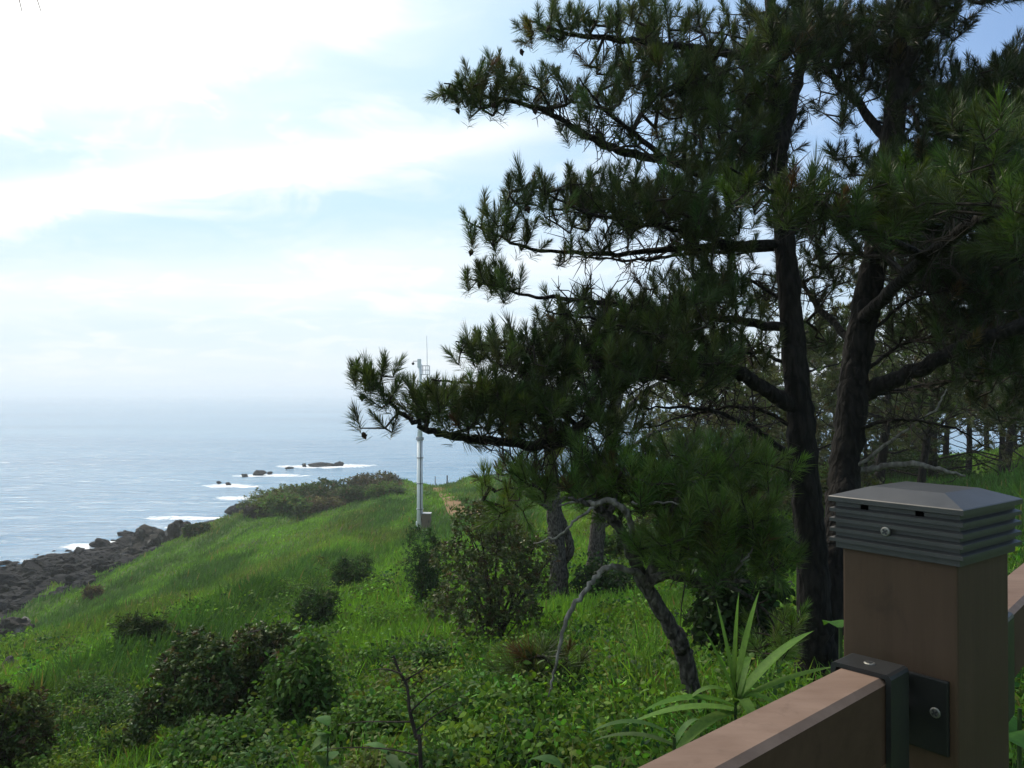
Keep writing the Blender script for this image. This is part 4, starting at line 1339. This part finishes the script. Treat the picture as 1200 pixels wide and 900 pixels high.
cc = np.repeat(cc[:, None], per, 1) * np.exp(rng.normal(0, .16, (m_, per, 1)))
Ls = np.repeat((0.022 + .0024 * d + .014 * rng.random(m_))[:, None], per, 1) * rng.uniform(.6, 1.3, (m_, per))
mb = MB()
blades(mb, q.reshape(-1, 3), D.reshape(-1, 3), Ls.ravel(), Ls.ravel() * .33, cc.reshape(-1, 3), [0, .3, .65, 1], [.2, 1, .75, 0], droop=.3)
o = mb.build('ground_cover', M_leaf)
tag(o, 'leafy green weeds and creepers matted over the near bank', 'weeds', kind='stuff')

# ------------------------------------------------------------------ individual near plants
def leafy_plant(name, at, label, cat, leaves, colr, leaf_mat=None, stem_h=.3, seed=0, part='leaf', k=9, prof=(.12, .6, 1, .95, .6, 0), fold=.25):
    """leaves: list of (azimuth deg, elevation deg, length, half width, start height, droop)"""
    root = empty(name, at)
    tag(root, label, cat)
    g = np.random.default_rng(seed)
    if stem_h:
        mt = MB()
        tube(mt, np.array([[0, 0, -.06], [g.normal(0, .01), g.normal(0, .01), stem_h * .5], [0, 0, stem_h]]), [.006, .005, .004], 6, c=(.05, .08, .03))
        mt.build('stem', leaf_mat or M_leaf, root)
    for a, e, L, W, z, dr in leaves:
        a, e = R(a), R(e)
        mb = MB()
        ts = np.linspace(0, 1, 9)
        pr = np.interp(ts, np.linspace(0, 1, len(prof)), prof)
        pr[-1] = 0
        blades(mb, np.array([[0, 0, z]]), np.array([[math.cos(a) * math.cos(e), math.sin(a) * math.cos(e), math.sin(e)]]), L, W, jit(colr, 1, .14, .06), list(ts), list(pr), droop=dr, roll=[0.0], fold=fold)
        mb.build(part, leaf_mat or M_leaf, root, smooth=True)
    return root


# strap-leaved plant right above the rail (like a young maize)
sp = P(862, 800, 2.35)
gs = on(sp[0], sp[1])
zc = sp[2] - gs[2]
strap_prof = (.5, .9, 1, .95, .8, .55, 0)
leafy_plant('strap_leaf_plant', gs, 'tall fresh green plant with long strap leaves rising behind the rail', 'plant',
            [(140, 78, .30, 0.0203, zc - .05, .02), (60, 82, .31, 0.0224, zc - .05, .0), (25, 74, .33, 0.0288, zc - .05, .02), (165, 68, .24, 0.0192, zc - .05, .1), (20, 45, .40, 0.0213, zc - .06, .25), (5, 26, .34, 0.0181, zc - .06, .15),
             (195, 24, .32, 0.0213, zc - .07, .35), (170, 5, .32, 0.0224, zc - .08, .3), (215, 12, .28, 0.0235, zc - .09, .45), (330, 45, .24, 0.0171, zc - .06, .9), (280, 45, .22, 0.0181, zc - .06, 1.0), (190, 45, .22, 0.0160, zc - .05, .7), (60, 50, .3, 0.0171, zc - .06, .5)],
            (0.10, 0.19, 0.034), stem_h=zc, seed=5, part='leaf', prof=strap_prof, fold=.35)
lo = on(*P(790, 850, 2.0)[:2])
zz_ = P(790, 850, 2.0)[2] - lo[2]
leafy_plant('strap_leaf_plant', lo, 'low arching strap leaves poking up at the rail edge, left of the tall plant', 'plant',
            [(185, 35, .26, .014, zz_ - .03, .5), (165, 20, .22, .013, zz_ - .05, .4), (20, 60, .15, .011, zz_ - .05, .5)], (0.06, 0.12, 0.035), stem_h=zz_ - .03, prof=strap_prof, seed=6)
# broad-leaved plants along the bottom edge
def broad(px, py, Y, label, colr, n, L, W, seed, spread=.12):
    W = W * .8
    g = np.random.default_rng(seed)
    s = P(px, py, Y)
    b = on(s[0], s[1])
    h = max(.08, s[2] - b[2])
    lv = [(g.uniform(0, 360), g.uniform(-5, 48), L * g.uniform(.7, 1.15), W * g.uniform(.8, 1.15), h * g.uniform(.55, 1.0), g.uniform(.2, .6)) for _ in range(n)]
    leafy_plant('broad_leaf_plant', b, label, 'plant', lv, colr, M_leaf, stem_h=h, seed=seed, prof=(.15, .7, 1, .95, .7, .3, 0), fold=.2)


broad(520, 905, 2.4, 'bluish broad leaved plant at the foot of the bare thorny stem', (0.035, 0.08, 0.045), 13, .13, .030, 1)
broad(660, 895, 2.3, 'broad leaved plant at the bottom edge left of the rail end', (0.045, 0.11, 0.035), 14, .14, .030, 2)
broad(715, 892, 2.2, 'yellowish green broad leaved plant touching the rail end', (0.07, 0.13, 0.03), 10, .13, .028, 3)
broad(455, 880, 2.6, 'pale green plant left of the bare thorny stem', (0.06, 0.12, 0.035), 12, .12, .026, 4)
broad(385, 850, 3.4, 'light green broad leaved weed beside the bright leafy shrub', (0.06, 0.13, 0.03), 14, .12, .035, 5)
broad(610, 905, 2.3, 'fresh green broad leaved plant under the grass clump at the bottom edge', (0.05, 0.12, 0.03), 9, .12, .026, 6)
broad(985, 735, 1.75, 'single light green leaf plant peeking out left of the post', (0.06, 0.14, 0.03), 7, .10, .030, 7)
broad(1195, 830, 1.6, 'large leaved plant under the rail at the right photo edge', (0.045, 0.11, 0.022), 12, .14, .045, 8)
broad(1215, 880, 1.5, 'dark large leaved plant low at the right photo edge', (0.03, 0.08, 0.02), 10, .14, .045, 9)

# bare thorny stem
tb = on(*P(492, 905, 2.5)[:2])
root = empty('thorny_stem', tb)
tag(root, 'bare dark thorny stem standing upright at the bottom edge', 'stem')
mt = MB()
stp = np.array([P(494, 1010, 2.5), P(493, 900, 2.5), P(487, 862, 2.52), P(480, 832, 2.54), P(477, 805, 2.55), P(467, 785, 2.56), P(461, 768, 2.57)])
stp[0] = tb
s_ = spline(stp, 6)
tube(mt, s_ - tb, np.linspace(.008, .0035, len(s_)), 6, rough=.05)
g = np.random.default_rng(4)
k = g.integers(8, len(s_) - 1, 26)
dd = unit(np.stack([g.normal(0, 1, 26), g.normal(0, .6, 26), g.uniform(0, .7, 26)], -1))
sticks(mt, s_[k] - tb, s_[k] - tb + dd * .022, np.full(26, .0022), np.full(26, .0003), 3)
mt.build('stem', M_twig, root)
for a in ([(489, 885), (455, 878), (415, 876), (380, 878)], [(484, 846), (460, 846), (425, 846), (395, 850)], [(481, 834), (505, 812), (530, 798)], [(486, 858), (510, 838), (540, 822)], [(475, 797), (492, 787), (505, 778)], [(471, 790), (452, 784), (432, 786)]):
    mt = MB()
    q = spline(np.array([P(x, y, 2.53 + .02 * i) for i, (x, y) in enumerate(a)]), 5)
    tube(mt, q - tb, np.linspace(.0034, .001, len(q)), 5, rough=.05)
    mt.build('side_twig', M_twig, root)

# ------------------------------------------------------------------ rocks
def boulder_mesh(seed, rough=.18, cuts=12, sub=4):
    import bmesh
    g = np.random.default_rng(seed)
    bm = bmesh.new()
    bmesh.ops.create_icosphere(bm, subdivisions=sub, radius=1)
    v = np.array([x.co[:] for x in bm.verts])
    n_ = unit(g.normal(0, 1, (cuts, 3)))
    dk = g.uniform(.62, 1.0, cuts)
    proj = v @ n_.T
    r_ = np.min(np.where(proj > .05, dk / np.maximum(proj, .05), 9), 1)
    r_ = np.minimum(r_, 1.25)
    for o_, (f, a) in enumerate([(1.7, rough * 1.6), (3.6, rough), (8, rough * .5)]):
        r_ = r_ + a * (fbm(v[:, 0] * f + v[:, 2] * f * .7 + 9 * o_, v[:, 1] * f - v[:, 2] * f * .6, seed + o_, 2) - .5) * 2
    v = v * r_[:, None]
    f = np.array([[x.index for x in fc.verts] for fc in bm.faces])
    bm.free()
    return v, f


def boulder(name, at, s, label, seed, mat, rz=0., group=None, cat='rock'):
    v, f = boulder_mesh(seed)
    mb = MB()
    mb.add(v * np.asarray(s), f)
    o = mb.build(name, mat, None, (0, 0, 0))
    o.location = tuple(at)
    o.rotation_euler = (0, 0, rz)
    return tag(o, label, cat, group)


BR = 'dark basalt boulders along the shore'
g = np.random.default_rng(9)
proto_b = [boulder('boulder', (0, 0, 0), (1, .85, .7), 'black basalt boulder in the jumble of rocks along the waterline', 300 + i, M_rock, group=BR) for i in range(7)]
spots = []
tries = 0
while len(spots) < 290 and tries < 40000:
    tries += 1
    px = g.uniform(-30, 178)
    Y = g.uniform(34, 112)
    x = (px - CX) / F * Y
    z = float(H(x, Y))
    if not (-0.7 < z < 2.9):
        continue
    s = (0.32 + 1.15 * g.random() ** 2.4) * (1.1 if z < 1.2 else .7)
    if any((x - a) ** 2 + (Y - b) ** 2 < (.52 * (s + c_)) ** 2 for a, b, c_ in spots):
        continue
    spots.append((x, Y, s))
for i, (x, Y, s) in enumerate(spots):
    o = proto_b[i] if i < 7 else proto_b[i % 7].copy()
    if i >= 7:
        col.objects.link(o)
    z = float(H(x, Y))
    o.location = (x, Y, max(z, -.35) + s * .05)
    o.scale = (s * g.uniform(.9, 1.3), s * g.uniform(.85, 1.2), s * g.uniform(.55, 1.05))
    o.rotation_euler = (g.uniform(-.3, .3), g.uniform(-.3, .3), g.uniform(0, 6.28))


def px_rock(px, py, hw, h, label, seed, mat=M_rock, water=False, name='rock', deep=.9, group=None, cat='rock'):
    b = sea_pt(px, py) if water else G(px, py, 12)
    m = b[1] / F
    return boulder(name, b + np.array([0, hw * m * deep * .5, h * m * .22]), (hw * m, hw * m * deep, h * m * .9), label, seed, mat, seed * 1.3, group, cat)


px_rock(118, 641, 12, 8, 'wet black rock in the water, upper of the close pair off the boulders', 401, water=True)
px_rock(107, 650, 12, 7, 'wet black rock in the water, lower of the close pair off the boulders', 402, water=True)
px_rock(145, 633, 4, 4, 'tiny pointed black rock alone in the water near the shore', 403, water=True)
px_rock(58, 658, 14, 5, 'flat black rock ringed by foam at the outer edge of the boulders', 404, water=True)
px_rock(205, 632, 16, 20, 'weathered brown grey rock knob above the shore, next to dark scrub', 405, M_rock_l)
px_rock(172, 642, 20, 17, 'weathered layered rock on the shore slope left of the rock knob', 406, M_rock_l)
px_rock(178, 633, 8, 10, 'small dark pointed rock between the knob and the layered rock', 407)
px_rock(150, 658, 16, 14, 'broad weathered rock leading down to the black boulders', 408, M_rock_l)
px_rock(296, 607, 18, 17, 'dark rock outcrop with a pale top at the edge of the headland scrub', 409, M_rock_l)
px_rock(277, 602, 13, 12, 'black rock outcrop left beside the pale-topped outcrop', 410)
px_rock(426, 570, 12, 10, 'pale rock at the left foot of the brown domed scrub', 411, M_rock_pale)
px_rock(22, 737, 10, 9, 'flat pale slab lying on the dark rocks at the left edge', 412, M_rock_pale, name='stone_slab')
px_rock(8, 748, 22, 16, 'dark reddish rock under the pale slab at the left edge', 413, M_rock_l)
px_rock(8, 786, 13, 12, 'grey rock half sunk in grass at the lower left edge', 414, M_rock_l)
REEF = 'surf-washed reef rocks offshore'
for i, (px, py, hw, h, lab) in enumerate([
    (378, 546, 13, 4, 'longest black reef rock in the farthest patch of surf'), (396, 546, 9, 4, 'black reef rock at the right end of the farthest surf'),
    (356, 546, 4, 2.5, 'small reef rock left of the longest one'), (338, 549, 5, 2, 'low reef rock at the left tip of the farthest surf'),
    (286, 558, 6, 3, 'leftmost reef rock of the middle surf patch'), (303, 556, 7, 4, 'higher black reef rock in the middle surf patch'), (316, 555, 4, 2.5, 'small reef rock at the right of the middle surf patch'),
    (267, 568, 4, 2.5, 'little reef rock in the nearest round surf patch'), (256, 566, 2.5, 2, 'tiniest reef rock left of the nearest surf patch')]):
    px_rock(px, py, hw, h, lab, 430 + i, M_rock, True, 'reef_rock', .6, REEF)

# ------------------------------------------------------------------ weather mast
mastb = G(492, 627, 12)
k = mastb[1] / F
M_white = mat_paint('white_paint', (0.72, 0.73, 0.73), (0.86, 0.86, 0.85), .45, 6, .05)
M_steel = mat_paint('galvanised_steel', (0.30, 0.31, 0.33), (0.45, 0.46, 0.48), .45, 20, .05, .5, .6)
M_boxp = mat_paint('tan_cabinet', (0.11, 0.085, 0.06), (0.17, 0.13, 0.095), .6, 10, .05)
M_dark = mat_paint('dark_plastic', (0.02, 0.02, 0.022), (0.04, 0.04, 0.045), .5, 20, .05)
root = empty('weather_mast', mastb)
tag(root, 'tall white weather mast with camera, whip antenna and tan cabinet', 'mast')
u = lambda pxl: pxl * k
mb = MB(); tube(mb, [[0, 0, -.2], [0, 0, u(112)]], [u(3.6), u(3.3)], 16); mb.build('lower_pole', M_white, root, smooth=True)
mb = MB(); tube(mb, [[0, 0, u(111)], [0, 0, u(112.5)], [0, 0, u(113)], [0, 0, u(114.5)]], [u(4.6), u(4.6), u(4.6), u(4.6)], 16); mb.build('collar', M_steel, root)
mb = MB(); tube(mb, [[0, 0, u(113)], [0, 0, u(126)], [0, 0, u(130)], [0, 0, u(200)]], [u(3.2), u(2.5), u(2.1), u(2.0)], 14); mb.build('upper_pole', M_white, root, smooth=True)
mb = MB(); box(mb, [u(-3), u(-2.2), u(196)], [u(1.2), u(2.2), u(206)], bev=u(.4)); mb.build('sensor_box', M_white, root)
mb = MB(); tube(mb, [[u(-2), 0, u(203.5)], [u(-8), 0, u(203.5)], [u(-8.2), 0, u(202)]], u(.45), 8); mb.build('camera_arm', M_steel, root)
mb = MB()
th = np.linspace(-math.pi / 2, math.pi / 2, 8)
tube(mb, np.stack([np.full(8, u(-8.2)), np.zeros(8), u(200.6) + u(1.7) * np.sin(th)], -1), np.maximum(u(1.7) * np.cos(th), .002), 12); mb.build('camera', M_dark, root, smooth=True)
mb = MB()
box(mb, [u(1), u(-4), u(187.4)], [u(11), u(4), u(188)])
for zz2 in (u(193), u(198)):
    for a, b in (([u(2), u(-4), zz2], [u(11), u(-4), zz2]), ([u(11), u(-4), zz2], [u(11), u(4), zz2]), ([u(11), u(4), zz2], [u(2), u(4), zz2])):
        tube(mb, [a, b], u(.3), 6)
for a in ([u(3), u(-4)], [u(7), u(-4)], [u(11), u(-4)], [u(11), u(4)], [u(3), u(4)]):
    tube(mb, [[*a, u(188)], [*a, u(198)]], u(.3), 6)
tube(mb, [[u(1.5), 0, u(178)], [u(9), 0, u(187.4)]], u(.4), 6)
mb.build('service_platform', M_steel, root)
mb = MB(); tube(mb, [[u(8.5), 0, u(188)], [u(8.2), 0, u(215)], [u(7.6), 0, u(233)]], [u(.45), u(.35), u(.2)], 6); mb.build('whip_antenna', M_white, root)
cab = MB(); box(cab, [u(2.6), u(-5), u(8)], [u(13), u(5), u(25)], bev=u(.4)); cabo = cab.build('cabinet', M_boxp, root)
mb = MB(); box(mb, [u(2.2), u(-5.6), u(25.05)], [u(13.6), u(5.6), u(26)], bev=u(.2)); mb.build('cabinet_lid', M_steel, cabo)
mb = MB(); box(mb, [u(10.6), u(-5.35), u(15)], [u(11.4), u(-5.02), u(18)]); mb.build('cabinet_handle', M_dark, cabo)
mb = MB()
pv = np.array([[u(-3), y_, u(-3)] for y_ in (u(-4), u(4))] + [[u(14), y_, u(7.6)] for y_ in (u(-4), u(4))] + [[u(3), y_, u(7.6)] for y_ in (u(-4), u(4))] + [[u(3.2), y_, u(-2)] for y_ in (u(-4), u(4))])
mb.add(pv, [np.array([[6, 2, 4], [7, 5, 3]]), np.array([[2, 3, 5, 4], [6, 7, 3, 2], [4, 5, 7, 6]])]); mb.build('bracket', M_white, root)
mb = MB(); box(mb, [u(-4.6), u(-1.5), u(11)], [u(-3.2), u(1.5), u(16)], bev=u(.2)); mb.build('junction_box', M_white, root)

mb = MB(); tube(mb, [[0, 0, -.1], [0, 0, u(1.2)]], u(6.0), 16); mb.build('base_flange', M_steel, root)
mb = MB(); tube(mb, spline(np.array([[u(3), u(-3.4), u(8)], [u(1), u(-3.9), u(40)], [u(1.4), u(-3.8), u(110)]]), 6), u(.45), 6); mb.build('cable', M_dark, root)
for zc_ in (30, 60, 90):
    mb = MB(); tube(mb, [[0, 0, u(zc_)], [0, 0, u(zc_ + 1)]], u(4.3), 16); mb.build('clamp', M_steel, root)

# two marker posts at the top of the path
for px, py, h, lab in ((510, 570, 13, 'thin dark marker post on the left side of the path top'), (524, 571, 13, 'thin dark marker post on the right side of the path top')):
    b = G(px, py, 30)
    kk = b[1] / F
    root = empty('marker_post', b)
    tag(root, lab, 'post')
    mb = MB(); tube(mb, [[0, 0, -.2], [0, 0, h * kk]], [.075, .065], 8); mb.build('shaft', M_twig, root)
    mb = MB(); tube(mb, [[0, 0, h * kk], [0, 0, h * kk + .05], [0, 0, h * kk + .09]], [.085, .085, .03], 8); mb.build('post_top', M_dark, root)

# ------------------------------------------------------------------ railing
M_wpc = mat_paint('brown_composite', (0.044, 0.024, 0.013), (0.078, 0.045, 0.027), .65, 40, .5, .3, stretch=(1, 1, .05), lo=.3, hi=.75)
M_rail = mat_paint('weathered_rail_lit', (0.135, 0.082, 0.056), (0.225, 0.15, 0.112), .62, 55, .25, .3, stretch=(.25, 1, 1), lo=.3, hi=.7)
M_side_shade = mat_paint('brown_rail_shade', (0.055, 0.029, 0.017), (0.092, 0.052, 0.033), .7, 45, .25, .15, stretch=(.25, 1, 1), lo=.3, hi=.7)
M_black = mat_paint('vent_black', (0.001, 0.001, 0.001), (0.002, 0.002, 0.002), .95, 50, .0, .0)
M_cap = mat_paint('charcoal_metal', (0.040, 0.039, 0.038), (0.062, 0.060, 0.058), .46, 60, .12, .5, .3)
M_brk = mat_paint('black_bracket', (0.016, 0.016, 0.016), (0.028, 0.028, 0.028), .45, 70, .1, .5, .3)
M_screw = mat_paint('screw_steel', (0.13, 0.13, 0.12), (0.27, 0.26, 0.24), .55, 200, .1, .5, .8)
ANG = R(52.5)
pr_ = np.array([math.sin(ANG), math.cos(ANG), 0])       # along the railing, away to the right
pl_ = np.array([-math.cos(ANG), math.sin(ANG), 0])
AXP = np.array([pr_, pl_, UP])
PC = np.array([.5063, .989, 0])
gz0 = float(H(PC[0], PC[1]))
root = empty('wooden_railing', (PC[0], PC[1], gz0))
tag(root, 'brown composite railing post with a ribbed charcoal cap and bracketed handrail', 'railing')
RO = np.array([PC[0], PC[1], gz0])
ztop = 16 - .128                                         # edge of the cap plate


def rbuild(mb, name, mat, parent=root, smooth=False):
    return mb.build(name, mat, parent, smooth=smooth)


def bx(lo, hi, bev=0., ax=AXP, org=None, mb=None):
    mb = mb or MB()
    o_ = (PC if org is None else np.asarray(org)) - np.array([RO[0], RO[1], 0])
    lo, hi = np.array(lo, float), np.array(hi, float)
    lo[2] -= gz0; hi[2] -= gz0
    box(mb, lo, hi, ax, o_, bev=bev)
    return mb


rbuild(bx((-.068, -.068, gz0 - .3), (.068, .068, ztop - .050), .003), 'post', M_wpc)
# cap: ribbed skirt, vents, frustum lid
capm = MB()
bx((-.0735, -.0735, ztop - .064), (.0735, .0735, ztop - .007), 0, mb=capm)
for kx in range(4):
    z0 = ztop - .0540 + kx * .0122
    c0 = .0745; c1 = .0790
    # rib with sloping shoulders
    ring = [(c0 - .0012, z0 - .0030), (c1, z0 - .0020), (c1, z0 + .0022), (c0 - .0012, z0 + .0048)]
    v = []
    for rr, z in ring:
        for sx_, sy_ in ((-1, -1), (1, -1), (1, 1), (-1, 1)):
            v.append(np.array([sx_ * rr, sy_ * rr, 0]) @ AXP + PC - np.array([RO[0], RO[1], 0]) + UP * (z - gz0))
    f = [[i * 4 + j, i * 4 + (j + 1) % 4, i * 4 + 4 + (j + 1) % 4, i * 4 + 4 + j] for i in range(3) for j in range(4)]
    capm.add(np.array(v), np.array(f))
capo = rbuild(capm, 'post_cap', M_cap)
lid = MB()
ringl = [(.0765, ztop - .0075), (.080, ztop - .0065), (.080, ztop - .001), (.0788, ztop), (.046, ztop + .0115), (.044, ztop + .0122)]
v = []
for rr, z in ringl:
    for sx_, sy_ in ((-1, -1), (1, -1), (1, 1), (-1, 1)):
        v.append(np.array([sx_ * rr, sy_ * rr, 0]) @ AXP + PC - np.array([RO[0], RO[1], 0]) + UP * (z - gz0))
f = [[i * 4 + j, i * 4 + (j + 1) % 4, i * 4 + 4 + (j + 1) % 4, i * 4 + 4 + j] for i in range(5) for j in range(4)] + [[20, 21, 22, 23], [3, 2, 1, 0]]
lid.add(np.array(v), np.array(f))
rbuild(lid, 'lid', M_cap, capo)
for yy in (-.030, .036):
    rbuild(bx((-.0748, yy - .0045, ztop - .0140), (-.0730, yy + .0045, ztop - .0076)), 'vent_slot', M_black, capo)


def screw(pos, nrm, parent, r_=.0052):
    pos = np.asarray(pos, float)
    n_ = unit(nrm)
    a_ = unit(np.cross(n_, UP) if abs(n_[2]) < .9 else np.cross(n_, pr_))
    b_ = np.cross(n_, a_)
    mb = MB()
    tube(mb, [pos - RO - n_ * .002, pos - RO + n_ * .0006, pos - RO + n_ * .0014], [r_, r_, r_ * .8], 14)
    s_ = mb.build('screw', M_screw, parent)
    for ax_ in (a_ * .8 + b_ * .6, b_ * .8 - a_ * .6):
        mb = MB()
        box(mb, (-r_ * .62, -r_ * .16, 0), (r_ * .62, r_ * .16, .0005), np.array([ax_, np.cross(n_, ax_), n_]), pos - RO + n_ * (.0015 + .0003 * (ax_ @ b_ > .7)))
        mb.build('screw_slot', M_dark, s_)


screw(PC - pr_ * .0800 + pl_ * .007 + UP * (ztop - .0355), -pr_, capo, .0056)
# handrails
A2 = R(48.0)
r2 = np.array([math.sin(A2), math.cos(A2), 0])
l2 = np.array([-math.cos(A2), math.sin(A2), 0])
AX2 = np.array([r2, l2, UP])
ZR = 16 - .308
rail_end = np.array([.3954, .8615, 0]) + l2 * .027
def rail(org, ax, t0, t1):
    mb = MB()
    o_ = np.asarray(org) - np.array([RO[0], RO[1], 0])
    h_, w_, ch = .090, .027, .006
    prof = [(-w_, -h_), (w_, -h_), (w_, -ch), (w_ - ch, 0), (-w_ + ch, 0), (-w_, -ch)]
    v = []
    for t_ in (t0, t1):
        for y_, z_ in prof:
            v.append(np.array([t_, y_, 0]) @ ax + o_ + UP * (ZR + z_ - gz0))
    f = np.array([[i, (i + 1) % 6, 6 + (i + 1) % 6, 6 + i] for i in range(6)])
    mb.add(np.array(v), [f, np.array([[5, 4, 3, 2, 1, 0], [6, 7, 8, 9, 10, 11]])])
    o = rbuild(mb, 'handrail', M_rail)
    o.data.materials.append(M_side_shade)                      # lighter lit top, darker shaded sides, painted into the rail colour
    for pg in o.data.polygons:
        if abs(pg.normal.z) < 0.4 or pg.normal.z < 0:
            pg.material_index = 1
    return o


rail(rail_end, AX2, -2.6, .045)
A3 = R(42.0)
r3 = np.array([math.sin(A3), math.cos(A3), 0])
l3 = np.array([-math.cos(A3), math.sin(A3), 0])
AX3 = np.array([r3, l3, UP])
ZL = ZR
ZR = 16 - .290
far_end = np.array([.635, 1.077, 0])
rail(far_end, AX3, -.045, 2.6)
ZR = ZL
for pe, axp in ((far_end + r3 * 2.6, AX3), (rail_end - r2 * 2.6, AX2)):
    ze = float(H(pe[0], pe[1]))
    rbuild(bx((-.068, -.068, min(ze, gz0) - .5), (.068, .068, ztop - .05), .003, ax=axp, org=pe), 'post', M_wpc)
    rbuild(bx((-.078, -.078, ztop - .05), (.078, .078, ztop), .006, ax=axp, org=pe), 'post_cap', M_cap)
# strap brackets
def strap(org, ax, t0, t1, sgn):
    o_ = np.asarray(org) - np.array([RO[0], RO[1], 0])
    w1, w0, th_ = .0335, .0278, .0
    zt = ZR + .0052 - gz0
    zb = ZR - .125 - gz0
    # U section: outer and inner outline
    outer = [(-w1, zb), (-w1, zt - .005), (-w1 + .0015, zt - .0015), (-w1 + .005, zt), (w1 - .005, zt), (w1 - .0015, zt - .0015), (w1, zt - .005), (w1, zb)]
    inner = [(-w0, zb), (-w0, zt - .0072), (-w0 + .0006, zt - .0056), (-w0 + .002, zt - .0048), (w0 - .002, zt - .0048), (w0 - .0006, zt - .0056), (w0, zt - .0072), (w0, zb)]
    v = []
    for t_ in (t0, t1):
        for q_ in (outer, inner):
            for y_, z_ in q_:
                v.append(np.array([t_, y_, 0]) @ ax + o_ + UP * z_)
    f = []
    for i in range(7):
        f += [[i, i + 1, 16 + i + 1, 16 + i], [8 + i, 24 + i, 24 + i + 1, 8 + i + 1], [i, 8 + i, 8 + i + 1, i + 1], [16 + i, 16 + i + 1, 24 + i + 1, 24 + i]]
    mb = MB()
    mb.add(np.array(v), np.array(f))
    return rbuild(mb, 'bracket', M_brk)


b1 = strap(rail_end, AX2, .006, .052, 1)
screw(rail_end + r2 * .03 + UP * (ZR + .0052), UP, b1, .0062)
pz1, pz0 = ZR - .014, ZR - .098
mb = bx((-.0735, -.060, pz0), (-.0685, .004, pz1), .002)
M_plate = mat_paint('plate_black', (0.006, 0.006, 0.006), (0.012, 0.012, 0.012), .5, 70, .1, .35)
plate = rbuild(mb, 'bracket_plate', M_plate, b1)
screw(PC - pr_ * .0735 - pl_ * .046 + UP * (ZR - .052), -pr_, b1, .0060)
# pivot lugs between strap and plate
for zz3 in (ZR - .022, ZR - .058):
    mb = MB()
    e = rail_end + r2 * .06 - np.array([RO[0], RO[1], 0]) + UP * (zz3 - gz0)
    e2 = PC - pr_ * .0735 - pl_ * .008 - np.array([RO[0], RO[1], 0]) + UP * (zz3 - gz0)
    tube(mb, [e - l2 * .018, e2], .007, 10)
    mb.build('pivot_lug', M_steel, b1, smooth=True)
# the second bracket, on the far side of the post
ZR = 16 - .290
b2 = strap(far_end, AX3, -.055, -.015, 1)
ZR = ZL
rbuild(bx((.0685, -.060, pz0), (.0735, .060, pz1), .002), 'bracket_plate', M_brk, b2)
